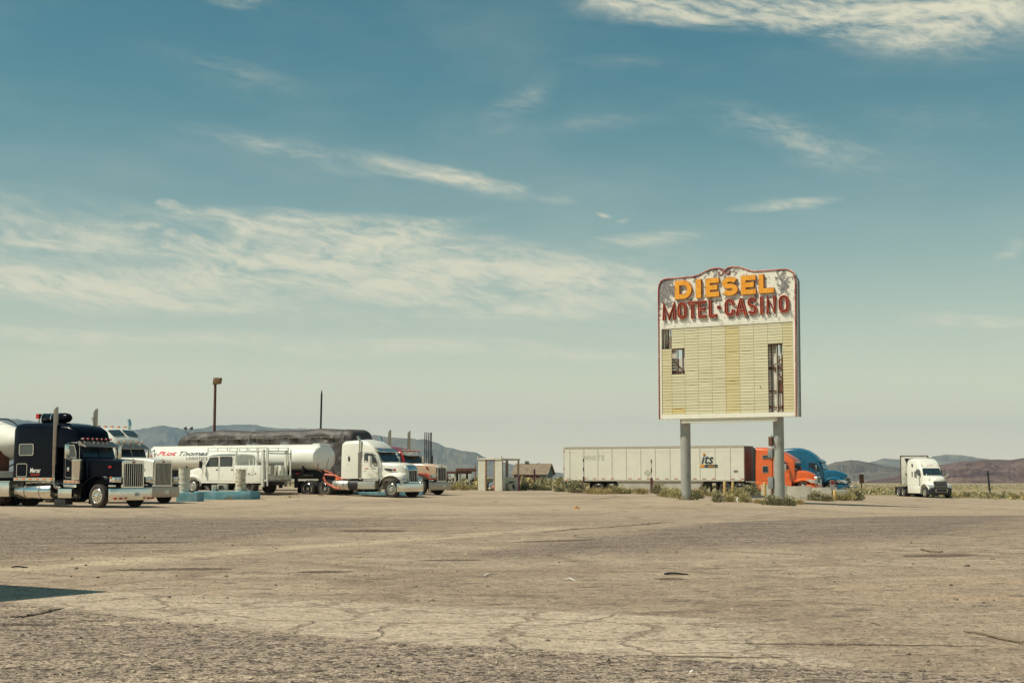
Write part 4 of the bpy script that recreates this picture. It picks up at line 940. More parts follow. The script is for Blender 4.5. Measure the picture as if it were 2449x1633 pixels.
# ------------------------------------------------------------------ tarped flatbed load behind the tank
o = (-5.55, 95.9, .14)
ft_ = thing('flatbed_trailer', local(o, TH30, -5.2, 0, .1), TH30, 'long flatbed trailer under the dark tarped load', 'flatbed trailer')
b = MB(); b.box(-16.2, -.4, -1.28, 1.28, 1.28, 1.45); b.build('deck', 'rail', ft_, bev=.01); b = MB(); b.box(-15.5, .5, -.5, -.35, .95, 1.28); b.box(-15.5, .5, .35, .5, .95, 1.28); b.box(-3.3, -3.1, -.85, -.7, .35, 1.3); b.box(-3.3, -3.1, .7, .85, .35, 1.3); b.build('subframe', 'dark', ft_, sharp=30)
for x in (-13.2, -14.5):
    for s in (-1, 1): wheel(ft_, x, s * 1.02, s, dual=True, rimm='alu')
b = MB(); nL, nC = 220, 44; v = []; rg = []
for i in range(nL + 1):
    u = i / nL; x = -16.3 + 15.95 * u; e = min(1, u * 22) ** .4 * min(1, (1 - u) * 34) ** .5
    zt = 4.40 + .045 * math.sin(u * 9.5) + .03 * math.sin(u * 23 + 1) - .30 * (1 - sst(0, .12, u)) - .10 * sst(.75, .93, u) + .10 * sst(.94, .955, u) + .05 * mnoise.noise(Vector((u * 14, 0, 0)))
    hw = 1.3 * (.93 + .07 * e) + .02 * math.sin(u * 60); row = []
    for j in range(nC + 1):
        a = j / nC
        if a < .36: y, z = -hw, 1.2 + (zt - .45 - 1.2) * a / .36; q = 1
        elif a < .5: k = (a - .36) / .14; y, z = -hw + .42 * hw * k ** 1.4, zt - .45 + .45 * math.sin(k * math.pi / 2)
        elif a <= .64: k = (.64 - a) / .14; y, z = hw - .42 * hw * k ** 1.4, zt - .45 + .45 * math.sin(k * math.pi / 2)
        else: y, z = hw, 1.2 + (zt - .45 - 1.2) * (1 - a) / .36
        f_ = mnoise.noise(Vector((x * .9 + z * 1.6, z * .8, 3 if y < 0 else 9))); f2 = mnoise.noise(Vector((x * 2.6 - z * 3.2, z * 1.4, 5)))
        amp = .17 if abs(y) > .9 * hw else .05
        if a < .36 or a > .64: y += math.copysign(1, y) * (f_ * amp + f2 * .10 + abs(math.sin(x * 1.1 + z * 2.6)) ** 5 * .09 - (.06 if abs(z - 3.62) < .09 else 0) - (.05 if abs(z - 2.5) < .07 else 0))
        else: z += f_ * .035 + f2 * .03
        row.append((x, y, 1.2 + (z - 1.2) * (.91 + .09 * e)))
    rg.append(row)
b.loft(rg, close=False); ld = tag(b.build('tarped_load', 'tarp', sharp=60, loc=ft_.location), 'long load wrapped in dark wrinkled tarpaulin above the white tank trailer', 'tarped load'); ld.rotation_euler = (0, 0, TH30)
b = MB()
for x in [-15.2 + i * .95 for i in range(16)]:
    b.tube([(x, -1.42, 3.82), (x + .02, -1.42, 2.8)], .008, 4); b.box(x - .03, x + .03, -1.44, -1.38, 3.79, 3.86)
b.tube([(-15.6 + i * .8, -1.40, 3.82 + .05 * math.sin(i * 1.7)) for i in range(19)], .007, 5)
b.tube([(-9.35, -1.42, 3.4), (-9.3, -1.38, 3.95), (-9.2, -.85, 4.44), (-9.2, .85, 4.44)], .035, 4)
b.build('tie_rope', 'rail', ld)

# ------------------------------------------------------------------ load behind the black truck
wt_ = thing('flatbed_trailer', local(V1, TH32, -6.8, 0, 0), TH32, 'pale flatbed trailer coupled behind the black truck', 'flatbed trailer')
b = MB(); b.box(-12, .2, -1.28, 1.28, 1.32, 1.62); b.build('deck', 'white2', wt_, bev=.02)
b = MB(); b.box(-12, 0, -.5, .5, .95, 1.32); b.box(-1.0, -.0, -1.2, -.5, 1.0, 1.3); b.build('subframe', 'dark', wt_, sharp=30)
for x in (-9.6, -10.9):
    for s in (-1, 1): wheel(wt_, x, s * 1.02, s, dual=True, rimm='alu')
b = MB(); rg = []
for i in range(37):
    u = i / 36; x = -13.2 + 14.2 * u; k = min(1, (1 - u) * 5) ** .55 * min(1, u * 6 + .4); n = 28
    rg.append([(x, (1.25 * k) * math.cos(q) * (1 + .02 * mnoise.noise(Vector((x * 2, q, 0)))), 2.95 + (1.14 * k if math.sin(q) > 0 else 1.05 * k) * math.sin(q) * (1 + .03 * mnoise.noise(Vector((x * 1.5, q * 2, 4))))) for q in (2 * math.pi * j / n for j in range(n))])
b.loft(rg); wl = tag(b.build('wrapped_load', 'wrap', loc=wt_.location, sharp=80), 'big rounded white wrapped load behind the sleeper of the black truck', 'wrapped load'); wl.rotation_euler = (0, 0, TH32)
b = MB(); b.tube([(-1.15, 1.28 * math.cos(q), 2.96 + 1.17 * math.sin(q)) for q in [math.pi * 2 * j / 24 for j in range(25)]], .03, 6); b.build('strap', 'dark', wl)
b = MB(); b.box(-1.5, -.35, -1.22, -.2, 0, .98); bc = tag(b.build('crate', 'brown', bev=.01, loc=local(V1, TH32, -6.8, 0, 1.62)), 'reddish brown crate on the pale flatbed behind the black truck', 'crate'); bc.rotation_euler = (0, 0, TH32)

# ------------------------------------------------------------------ service truck (crew pickup with a tool body), nose to the left
def at(px, py, Y):
    x = (px - CX) / FPX; y = (CY - py) / FPX; c_, s_ = math.cos(PITCH), math.sin(PITCH); d = Vector((x, c_ - y * s_, s_ + y * c_)); d *= Y / d.y
    return Vector((d.x, d.y, d.z + 1.42))
sx, sy = -19.6, 91.05
st = thing('service_truck', (sx, sy, terr(sx, sy) + .02), R(150), 'white crew cab service truck with tool lockers and a ladder rack behind the barrels', 'service truck')
ZS = 1.0
b = MB(); b.loft([ring(x, w, .75, z, .14, w - .08, .03) for x, w, z in ((-.62, .98, 1.62), (-.1, .96, 1.56), (.5, .88, 1.46), (.78, .76, 1.32), (.84, .7, 1.1))]); b.build('hood', 'white', st, sharp=55)
b = MB(); b.loft([ring(x, w, .62, z, r2_, tp, .03) for x, w, z, r2_, tp in ((-3.35, 1.0, 2.36, .16, .84), (-3.25, 1.0, 2.42, .16, .86), (-2.2, 1.0, 2.44, .16, .86), (-1.35, 1.0, 2.38, .16, .84), (-1.15, 1.0, 2.26, .14, .84), (-.62, 1.0, 1.66, .1, .94), (-.5, .98, 1.5, .1, .94))]); b.build('cab', 'white', st, sharp=50)
fender(st, [(-.62, .5), (-.58, .8), (-.4, 1.0), (-.15, 1.1), (.15, 1.1), (.4, 1.02), (.6, .9), (.8, .8)], 1.08, .7, 'white', .12, .25)
g = MB(); quad_panel(g, [(-.64, -.85, 1.72), (-.64, .85, 1.72), (-1.12, .78, 2.26), (-1.12, -.78, 2.26)], .03); g.build('windshield', 'glass', st, smooth=False)
for s in (-1, 1):
    glass_poly('side_window', [(-2.0, 1.66), (-.95, 1.66), (-1.32, 2.22), (-1.95, 2.26)], s * .975, st, trim='black_plastic')
    glass_poly('side_window', [(-3.15, 1.66), (-2.16, 1.66), (-2.16, 2.28), (-3.1, 2.26)], s * .975, st, trim='black_plastic')
    d = MB(); frame_poly(d, [(-2.05, .75), (-.72, .75), (-.72, 1.55), (-1.3, 2.3), (-2.05, 2.34)], .014, s * 1.0, s * 1.006); frame_poly(d, [(-3.28, .75), (-2.12, .75), (-2.12, 2.34), (-3.28, 2.3)], .014, s * 1.0, s * 1.006); d.build('door_seam', 'dchrome', st, smooth=False)
    h = MB(); h.box(-2.0, -1.85, s * 1.0 - .02, s * 1.0 + .02, 1.42, 1.48); h.box(-3.22, -3.07, s * 1.0 - .02, s * 1.0 + .02, 1.42, 1.48); h.build('door_handle', 'dark', st)
    mirror(st, -.85, s * 1.3, 1.55, 2.0, 'black_plastic', .22)
    l = MB(); l.box(.5, .8, s * .9 - .12, s * .9 + .12, 1.0, 1.2); l.build('headlight', 'lens', st, bev=.03)
    b = MB(); b.box(-5.6, -3.45, s * .95 - .2, s * .95 + .2, .62, 1.72); lk = b.build('tool_body', 'white', st, bev=.02)
    for xa, xb_ in ((-3.98, -3.48), (-4.5, -4.0), (-5.04, -4.52), (-5.57, -5.06)):
        zz = .72 if xa > -4.1 or xa < -5.05 else 1.12
        d = MB(); d.box(xa + .02, xb_ - .02, s * 1.155 - .006, s * 1.155 + .012, zz, 1.62); dd = d.build('locker_door', 'white', lk, bev=.01); k = MB(); k.lathe([(0, .045), (s * .02, .04), (s * .021, .002)], (xb_ - .12, s * 1.165, 1.2), 'y', 10); k.build('lock', 'dark', dd)
    for x in (0,): wheel(st, x, s * .95, s, .42, .24, rimm='alu')
    for x in (-4.6,): wheel(st, x, s * .98, s, .42, .22, dual=True, rimm='alu')
b = MB(); b.box(-6.1, -.3, -.45, .45, .5, .7); b.box(-.7, .6, -.4, .4, .45, .9); b.build('chassis', 'dark', st, sharp=30)
b = MB(); b.box(.8, .95, -1.05, 1.05, .5, .78); b.build('bumper', 'chrome', st, bev=.03)
grille(st, .88, .55, .82, 1.28, 5, top=.05, side=.04)
b = MB()                                                       # ladder rack
for s in (-1, 1):
    b.box(-5.95, -1.1, s * 1.02 - .03, s * 1.02 + .03, 2.56, 2.62); b.box(-5.95, -1.1, s * 1.02 - .025, s * 1.02 + .025, 2.78, 2.82)
    for x in [-5.92 + i * .79 for i in range(7)]: b.box(x - .025, x + .025, s * 1.02 - .025, s * 1.02 + .025, 2.58, 2.8)
    for x in (-3.5, -5.9): b.box(x - .035, x + .035, s * 1.02 - .035, s * 1.02 + .035, 1.7, 2.58)
for x in (-3.5, -5.9): b.box(x - .03, x + .03, -1.0, 1.0, 2.56, 2.62)
b.build('ladder_rack', 'white2', st, sharp=30)
b = MB(); b.box(-6.1, -5.62, -1.12, 1.12, .74, .84)
for s in (-1, 1):
    b.box(-5.78, -5.62, s * 1.10 - .07, s * 1.10 + .07, .4, 2.68); b.box(-6.1, -6.02, s * 1.10 - .04, s * 1.10 + .04, .45, 2.68)
b.box(-6.1, -6.04, -1.1, 1.1, .74, 1.1); b.box(-6.1, -6.04, -1.1, 1.1, 2.4, 2.48)
b.build('rear_lift', 'white2', st, bev=.01, sharp=30)
b = MB(); b.box(-5.6, -3.5, -.75, .75, .72, .8); b.box(-3.6, -3.5, -.75, .75, .8, 1.65)
for y in (-.55, .1, .6): b.box(-5.5, -5.35, y - .05, y + .05, .8, 1.68)
b.box(-5.3, -5.24, -.5, .05, .8, 1.72); b.build('cargo_panel', 'conc', st, sharp=30)
b = MB(); b.tube([(-4.55, 1.0, 1.72), (-4.55, 1.0, 2.1)], .04, 8); b.tube([(-4.85, 1.0, 1.72), (-4.84, .95, 1.95), (-4.75, .95, 2.15)], .03, 8); b.box(-5.12, -5.0, .9, 1.02, 1.72, 2.0); b.build('bench_fitting', 'white2', st, sharp=30)

# ------------------------------------------------------------------ blue kerb islands with white barrels
def island(x0, x1, y, d, h, label, slant=0.12):
    g = terr((x0 + x1) / 2, y); t = thing('concrete_island', ((x0 + x1) / 2, y, g), 0, label, 'concrete island')
    L = (x1 - x0) / 2; b = MB(); b.loft([[(-L, -d / 2, -.1), (L, -d / 2 - .0, -.1), (L + slant, d / 2, -.1), (-L + slant, d / 2, -.1)], [(-L, -d / 2, h), (L, -d / 2, h), (L + slant, d / 2, h), (-L + slant, d / 2, h)]])
    b.build('block', 'blueconc', t, bev=.03, seg=1); return t
def gp_(px, py): 
    p = at(px, py, 50); d = p - Vector((0, 0, 1.42)); return d
yA = 78.0
pA0, pA1 = at(427, 1190, yA).x, at(477, 1190, yA).x
island(pA0, pA1, yA, 1.2, .48, 'short blue painted concrete block with a white barrel on it')
def barrel(px, Y, zb, h, r, m, label):
    x = at(px, 1150, Y).x; t = thing('barrel', (x, Y, zb), 0.3, label, 'barrel', 'white barrels on the blue islands')
    def f(z):                                                    # two drums stacked: rims and rolling hoops
        k = (z / h) * 2 % 1.0
        return r * (1 + (.035 if min(abs(k - .33), abs(k - .66)) < .022 else 0) + (.045 if min(k, 1 - k) < .03 else 0))
    prof = [(0, .01)] + [(h * i / 80, f(h * i / 80)) for i in range(81)] + [(h * .985, r * .96), (h * .985, .01)]
    b = MB(); b.lathe(prof, (0, 0, 0), 'z', 32); b.build('drum', m, t, sharp=70)
    c_ = MB(); c_.cyl((r * .5, 0, h * .985), (r * .5, 0, h * 1.0), .05, n=10); c_.build('bung', m, t); return t
barrel(440.5, 77.9, terr(-18, 78) + .0 + .10, 1.72, .305, 'barrel', 'clean white barrel stack on the short blue block')
yB = 82.5
xb0, xb1 = at(470, 1180, yB).x, at(604, 1180, yB).x
island(xb0, xb1, yB, 1.3, .46, 'long low blue painted kerb island under the rusty barrel and pump base', .35)
barrel(575.5, 82.4, terr(-15.5, 82) + .38, 1.35, .285, 'barrelr', 'rust stained white barrel stack on the long blue island')
px_ = at(513, 1160, 82.6).x
b = MB(); b.box(-.14, .14, -.2, .2, 0, .36); b.box(.2, .75, -.25, .25, .06, .4); pb = tag(b.build('pump_base', 'conc', bev=.02, loc=(px_, 82.6, terr(px_, 82.6) + .46)), 'small white pump base left on the blue island between the barrels', 'pump base')
b = MB(); b.tube([(.3, -.27, .08), (.34, -.29, .3), (.52, -.29, .32), (.56, -.28, .1)], .03, 6); b.box(.38, .46, -.3, -.26, .08, .34); b.build('pipe', 'dark', pb)
x3 = at(880, 1175, 90.5).x
b = MB(); L = 3.4
v = [];
b.loft([[(-L, -.5, -.05), (L, -.6, -.05), (L * 1.02, .6, -.05), (-L * .96, .5, -.05)], [(-L, -.5, .12), (L, -.55, .2), (L, .55, .2), (-L * .96, .5, .12)]])
tag(b.build('concrete_island', 'blueconc', bev=.02, loc=(x3, 91.0, terr(x3, 91))), 'low blue painted kerb strip seen underneath the white cab', 'concrete island')

# ------------------------------------------------------------------ lamp post and poles behind the load
def gz_(x, y): return terr(x, y)
x, y = at(512.5, 1037, 106).x, 106
lp = thing('lamp_post', (x, y, gz_(x, y)), 0, 'tall brown lamp post with a box shaped head above the tarped load', 'lamp post')
zt = at(518, 918, y).z - gz_(x, y)
b = MB(); b.tube([(0, 0, 0), (0, 0, zt)], [.12, .10], 12); b.build('pole', 'polewood', lp)
b = MB(); b.loft([[(-.14, -.3, zt - .05), (.40, -.3, zt + .02), (.40, .3, zt + .02), (-.14, .3, zt - .05)], [(-.10, -.33, zt + .36), (.46, -.33, zt + .42), (.46, .33, zt + .42), (-.10, .33, zt + .36)]]); b.build('lamp_head', 'wood', lp, bev=.03)
b = MB(); b.box(-.10, .46, -.34, .34, zt + .40, zt + .46); b.build('lamp_cover', 'conc', lp, bev=.02)
x, y = at(765, 1032, 112).x, 112; zt = at(767, 933, y).z - gz_(x, y)
b = MB(); b.tube([(0, 0, 0), (.1, 0, zt * .95), (.11, 0, zt)], [.085, .075, .03], 10); tag(b.build('pole', 'dark', loc=(x, y, gz_(x, y))), 'bare thin dark pole rising above the tarped load', 'pole')
x, y = at(450, 1030, 116).x, 116; z0 = gz_(x, y); zt = at(450, 1032, y).z - z0
fl = thing('flood_light', (x, y, z0), 0, 'small twin flood light on a thin mast behind the tarped load', 'flood light')
b = MB(); b.cyl((0, 0, 0), (0, 0, zt - .1), .04, n=8); b.tube([(-.22, 0, zt + .2), (-.2, 0, zt), (0, 0, zt - .1), (.2, 0, zt), (.22, 0, zt + .2)], .02, 6); b.build('mast', 'dark', fl)
for s in (-1, 1):
    b = MB(); b.lathe([(-.1, .05), (.0, .10), (.12, .13), (.12, .01)], (s * .25, 0, zt + .28), 'x', 12); b.build('lamp', 'dark', fl)

# ------------------------------------------------------------------ the motel sign
SL = Vector((8.69, 82.21, 0)); u = Vector((0.85308, -0.52178, 0)); nrm = Vector((-0.52178, -0.85308, 0))
X0 = Matrix(((u.x, -nrm.x, 0, SL.x), (u.y, -nrm.y, 0, SL.y), (0, 0, 1, 0), (0, 0, 0, 1)))       # local x along the face, y away from the viewer, z up
sg = bpy.data.objects.new('roadside_sign', None); COL.objects.link(sg)
tag(sg, 'tall weathered roadside sign with orange and maroon letters over a yellowed panel board', 'sign')

def behind(px, yl):
    d = Vector(((px - CX) / FPX, 1.0, 0)); P0 = SL - nrm * yl; t_ = P0.dot(nrm) / d.dot(nrm); return d * t_
pR = behind(1861.0, .80); pL_ = behind(1638.5, .80)
sg.matrix_world = X0
inv = X0.inverted()
TH_ = 0.32                                                     # depth of the cabinet
outer = [(-.23, 4.65), (-.21, 12.2), (-.15, 12.52), (.0, 12.74), (.23, 12.84), (1.2, 12.85), (2.0, 12.86), (2.3, 12.90), (2.6, 13.0), (2.85, 13.12), (3.1, 13.20), (3.4, 13.24), (3.65, 13.22), (3.85, 13.14), (3.98, 13.0),
         (4.08, 13.12), (4.22, 13.20), (4.5, 13.24), (4.87, 13.19), (5.15, 13.10), (5.4, 13.0), (5.7, 12.89), (6.0, 12.87), (6.8, 12.87), (7.63, 12.86), (7.85, 12.80), (8.05, 12.66), (8.18, 12.45), (8.23, 12.1), (8.13, 4.63)]
sm, snt, sp = newmat('sign_peeling_paint'); stc = snt.nodes.new('ShaderNodeTexCoord'); sv = stc.outputs['Object']
pn = noise(snt, sv, 2.0, 8, 0.66); pn2 = noise(snt, mapping(snt, sv, (4, 0, 2)), 4.2, 6, 0.7); px3, py3, pz3 = sepxyz(snt, sv)
hi = pz3.step(9.6, 10.6); cornr = blob(snt, comb(snt, px3, pz3), .3, 12.1, 1.0, 1.1) * .5 + blob(snt, comb(snt, px3, pz3), 7.5, 12.0, .5, .9, .3) * .35 + blob(snt, comb(snt, px3, pz3), 3.7, 13.0, 1.7, .5) * .22
pk = (pn * .62 + pn2 * .55 + cornr * .42)
peel = pk.step(.628, .638) * hi; rim = pk.step(.612, .628) * hi
pc = mixc(snt, pn.step(.3, .7), (0.76, 0.735, 0.63), (0.82, 0.80, 0.70))
pc = mixc(snt, pn2.step(.55, .75) * .35, pc, (0.50, 0.46, 0.36)); pc = mixc(snt, rim * .45, pc, (0.40, 0.33, 0.24))
pc = mixc(snt, peel, pc, mixc(snt, pn2.step(.4, .6), (0.15, 0.145, 0.15), (0.27, 0.25, 0.235)))
st1 = noise(snt, mapping(snt, sv, (0, 0, 0), 0, (6, 6, .5)), 1.0, 5, .6).step(.6, .75); pc = mixc(snt, st1 * .25, pc, (0.40, 0.35, 0.27))
snt.links.new(pc, sp.inputs['Base Color']); sp.inputs['Roughness'].default_value = .6
bn = snt.nodes.new('ShaderNodeBump'); bn.inputs['Strength'].default_value = .5; bn.inputs['Distance'].default_value = .015; snt.links.new((1.0 - peel).s, bn.inputs['Height']); snt.links.new(bn.outputs[0], sp.inputs['Normal'])
M['peel'] = sm
# header: solid upper cabinet; lower cabinet: frame only, so that the sky shows through the gaps
b = MB(); hdr = [p for p in outer if p[1] > 9.9]; hdr = [(-.215, 9.98)] + hdr + [(8.20, 9.98)]
b.prism(hdr, -.02, TH_); b.build('header_cabinet', 'peel', sg, sharp=25)
b = MB()
for xa, xb_, za, zb in ((-.225, .0, 4.65, 9.98), (7.98, 8.17, 4.63, 9.98), (0, 7.98, 4.65, 4.9), (-.0, 7.98, 9.87, 9.978)): b.box(xa, xb_, -.02, TH_, za, zb)
b.build('panel_frame', 'peel', sg, bev=.012, seg=1)
b = MB()                                                        # red tube edging
pth = [(x, -.045, z) for x, z in outer]
ins = []
for x, z in outer: ins.append((x + (.05 if x < 4 else -.05) * (1 if z < 12.6 else .3), -.05, z - (.05 if z > 12 else 0)))
b.tube(ins, .030, 8)
b.build('red_edging', 'redtrim', sg) if 'redtrim' in M else None
M['redtrim'] = mat('red_edge_paint', (0.42, 0.035, 0.022), .5, 0, .2, 6, dirt=(.5, .45, .36), dirt_amt=.25, dirt_scale=5)
b.build('red_edging', 'redtrim', sg)
b = MB(); b.prism([(8.175, 4.63), (8.255, 4.63), (8.31, 12.1), (8.232, 12.3)], .0, TH_ - .02); b.build('side_return', 'greybox', sg)
b = MB()
for cx, s in ((3.78, 1), (4.17, -1)):
    b.tube([(cx + s * -.0 + .13 * math.cos(R(a)) * s, -.05, 12.93 + .13 * math.sin(R(a))) for a in range(60, -210, -18)], .025, 6)
b.build('scroll', 'redtrim', sg)
# letters as built-up channel letters: strokes with a face and a return
def stroke(b, pts, w, y0, y1, closed=False, m=0, cap=0.0):
    pts = [Vector((p[0], p[1])) for p in pts]; n = len(pts); Lp = []; Rp = []
    for i in range(n):
        a = pts[(i - 1) % n] if (i > 0 or closed) else None; c_ = pts[(i + 1) % n] if (i < n - 1 or closed) else None
        d1 = (pts[i] - a).normalized() if a is not None else None; d2 = (c_ - pts[i]).normalized() if c_ is not None else None
        d1 = d1 if d1 is not None else d2; d2 = d2 if d2 is not None else d1
        n1 = Vector((-d1.y, d1.x)); n2 = Vector((-d2.y, d2.x)); mm = (n1 + n2); mm.normalize(); k = 1 / max(.72, mm.dot(n1))
        Lp.append(pts[i] + mm * w / 2 * k); Rp.append(pts[i] - mm * w / 2 * k)
    segs = n if closed else n - 1
    v = [];
    for y in (y0, y1): v += [(p.x, y, p.y) for p in Lp] + [(p.x, y, p.y) for p in Rp]
    f = []; N = 2 * n
    for i in range(segs):
        j = (i + 1) % n
        f += [(i, j, n + j, n + i), (N + i, N + n + i, N + n + j, N + j), (i, N + i, N + j, j), (n + i, n + j, N + n + j, N + n + i)]
    if not closed: f += [(0, n, N + n, N), (n - 1, N + n - 1, N + 2 * n - 1, 2 * n - 1)]
    b.add(v, f, m)
def glyph(ch, x0, x1, z0, z1, w):
    """Centre lines of a letter inside its box."""
    h = w / 2; a, c_, lo, up_ = x0 + h, x1 - h, z0 + h, z1 - h; mx, mz = (x0 + x1) / 2, (z0 + z1) / 2
    def arc(cx, cz, rx, rz, a0, a1, n=10): return [(cx + rx * math.cos(R(a0 + (a1 - a0) * k / n)), cz + rz * math.sin(R(a0 + (a1 - a0) * k / n))) for k in range(n + 1)]
    rx = (c_ - a) / 2; rz = min(rx * 1.05, (up_ - lo) / 2)
    if ch == 'I': return [([(mx, z0), (mx, z1)], 0)]
    if ch == 'L': return [([(a, z1), (a, lo), (x1, lo)], 0)]
    if ch == 'E': return [([(x1, up_), (a, up_), (a, lo), (x1, lo)], 0), ([(a, mz), (x1 - .12 * (x1 - x0), mz)], 0)]
    if ch == 'T': return [([(x0, up_), (x1, up_)], 0), ([(mx, up_), (mx, z0)], 0)]
    if ch == 'M': return [([(a, z0), (a, z1 - h * .5), (mx, z0 + h), (c_, z1 - h * .5), (c_, z0)], 0)]
    if ch == 'N': return [([(a, z0), (a, up_ + h * .2), (c_, lo - h * .2), (c_, z1)], 0)]
    if ch == 'A': return [([(a - h * .2, z0), (mx - h * .25, up_), (mx + h * .25, up_), (c_ + h * .2, z0)], 0), ([(a + rx * .35, z0 + (z1 - z0) * .27), (c_ - rx * .35, z0 + (z1 - z0) * .27)], 0)]
    if ch == 'O': return [(arc(mx, up_ - rz, rx, rz, 0, 180, 10) + arc(mx, lo + rz, rx, rz, 180, 360, 10), 1)]
    if ch == 'D': r2 = (up_ - lo) / 2; q = min(r2, (c_ - a) * .75); return [([(a, lo), (a, up_)] + arc(c_ - q, mz, q, r2, 90, -90, 12), 1)]
    if ch == 'C': return [([(c_, up_ - rz * 1.25)] + arc(mx, up_ - rz, rx, rz, 0, 180, 10) + arc(mx, lo + rz, rx, rz, 180, 360, 10) + [(c_, lo + rz * 1.25)], 0)]
    if ch == 'S':
        q = (up_ - lo) / 4; return [(arc(mx, up_ - q, rx, q, 20, 180, 9) + arc(mx, up_ - q, rx, q, 200, 250, 3) + arc(mx, lo + q, rx, q, 70, 0, 4) + arc(mx, lo + q, rx, q, -20, -160, 9), 0)]
orm, ont, op_ = newmat('orange_letter_face'); otc = ont.nodes.new('ShaderNodeTexCoord')
ov = voronoi(ont, mapping(ont, otc.outputs['Object'], (0, 0, 0), 0, (1, .01, 1)), 8.0, 'F1', 'Distance', .55)
on_ = noise(ont, otc.outputs['Object'], 2.0, 5, .6)
oc = mixc(ont, on_.step(.3, .7), (0.80, 0.30, 0.015), (0.86, 0.40, 0.03)); oc = mixc(ont, ov.step(.26, .16), oc, (0.06, 0.03, 0.015)); oc = mixc(ont, noise(ont, otc.outputs['Object'], 7.0, 5, .7).step(.62, .7) * .5, oc, (0.32, 0.13, 0.03))
ont.links.new(oc, op_.inputs['Base Color']); op_.inputs['Roughness'].default_value = .55; M['oface'] = orm
M['mface'] = mat('maroon_letter_face', (0.19, 0.010, 0.012), .3, 0, .35, 2.5, dirt=(0.50, 0.09, 0.03), dirt_amt=.22, dirt_scale=2)
M['tube'] = mat('neon_tube_glass', (0.80, 0.22, 0.10), .25, 0, .1, 6)
M['lret'] = mat('letter_return_orange', (0.40, 0.10, 0.02), .5, 0, .2, 4)
M['lretm'] = mat('letter_return_maroon', (0.36, 0.05, 0.03), .5, 0, .2, 4)
def letter(ch, x0, x1, z0, z1, w, y0, y1, face, ret, neon=False):
    b = MB()
    for k, (pts, cl) in enumerate(glyph(ch, x0, x1, z0, z1, w)): stroke(b, pts, w, y0 + k * .004, y1 + k * .004, bool(cl))
    o = b.build('letter', ret, sg, smooth=False)
    f = MB()
    for k, (pts, cl) in enumerate(glyph(ch, x0, x1, z0, z1, w)): stroke(f, pts, w * (.9 if not neon else .86), y1 - .008 - k * .003, y1 + .01, bool(cl))
    f.build('letter_face', face, o, smooth=False)
    if neon:
        g = MB()
        for pts, cl in glyph(ch, x0, x1, z0, z1, w):
            P = [Vector(p) for p in pts]; q = list(range(len(P)))
            for s in (-1, 1):
                pa = []
                for i in q:
                    a_ = P[(i - 1) % len(P)] if (i or cl) else P[0]; c2 = P[(i + 1) % len(P)] if (i < len(P) - 1 or cl) else P[-1]
                    d = (c2 - a_).normalized(); pa.append((P[i].x - d.y * s * w * .38, y1 - .045, P[i].y + d.x * s * w * .38))
                if cl: pa.append(pa[0])
                g.tube(pa, .012, 5)
        g.build('neon_tube', 'tube', o)
    return o
for ch, x0, x1 in (('D', .94, 2.01), ('I', 2.25, 2.60), ('E', 2.86, 3.69), ('S', 3.87, 4.84), ('E', 5.02, 5.90), ('L', 6.08, 6.97)):
    letter(ch, x0, x1, 11.53, 12.62, .30 if ch != 'I' else .35, -.03, -.17, 'oface', 'lret')
for ch, x0, x1 in (('M', .12, .95), ('O', 1.08, 1.66), ('T', 1.72, 2.30), ('E', 2.36, 2.86), ('L', 3.02, 3.52), ('C', 4.0, 4.6), ('A', 4.66, 5.34), ('S', 5.38, 5.95), ('I', 6.12, 6.30), ('N', 6.48, 7.05), ('O', 7.22, 7.82)):
    letter(ch, x0, x1, 10.38, 11.37, .172, -.03, -.12, 'mface', 'lretm', True)
b = MB(); b.cyl((3.65, -.02, 10.92), (3.65, -.15, 10.92), .11, n=16); b.build('letter', 'mface', sg)
# panel board
pm, pnt, pp = newmat('yellowed_panel'); ptc = pnt.nodes.new('ShaderNodeTexCoord'); pv = ptc.outputs['Object']; qx, qy, qz = sepxyz(pnt, pv)
yn = noise(pnt, mapping(pnt, pv, (0, 0, 0), 0, (.4, 1, 1.1)), 1.0, 5, .6)
pc = mixc(pnt, yn.step(.3, .7), (0.64, 0.585, 0.385), (0.70, 0.655, 0.455))
bandm = (qx - 4.36).abs().step(.43, .41); pc = mixc(pnt, bandm * .85, pc, mixc(pnt, yn.step(.35, .65), (0.62, 0.52, 0.24), (0.66, 0.56, 0.30)))
patch = ((qx - 1.02).abs().step(.42, .41)) * ((qz - 5.13).abs().step(.18, .17)); pc = mixc(pnt, patch * .8, pc, (0.66, 0.50, 0.18))
pc = mixc(pnt, (qx - 7.66).abs().step(.3, .28) * .5 + (qx - .3).abs().step(.3, .28) * .4, pc, (0.64, 0.54, 0.26))
pc = mixc(pnt, noise(pnt, pv, 2.2, 6, .7).step(.6, .75) * .3, pc, (0.46, 0.38, 0.2))
pnt.links.new(pc, pp.inputs['Base Color']); pp.inputs['Roughness'].default_value = .6; M['panel'] = pm
cols = [0, .62, 1.44, 2.28, 3.12, 3.97, 4.80, 5.66, 6.49, 7.36, 7.97]; NR = 30; z_lo, z_hi = 4.905, 9.865; dzr = (z_hi - z_lo) / NR
holes_ = {0: (8.68, 9.9), 1: (7.25, 8.66), 8: (4.86, 8.64)}
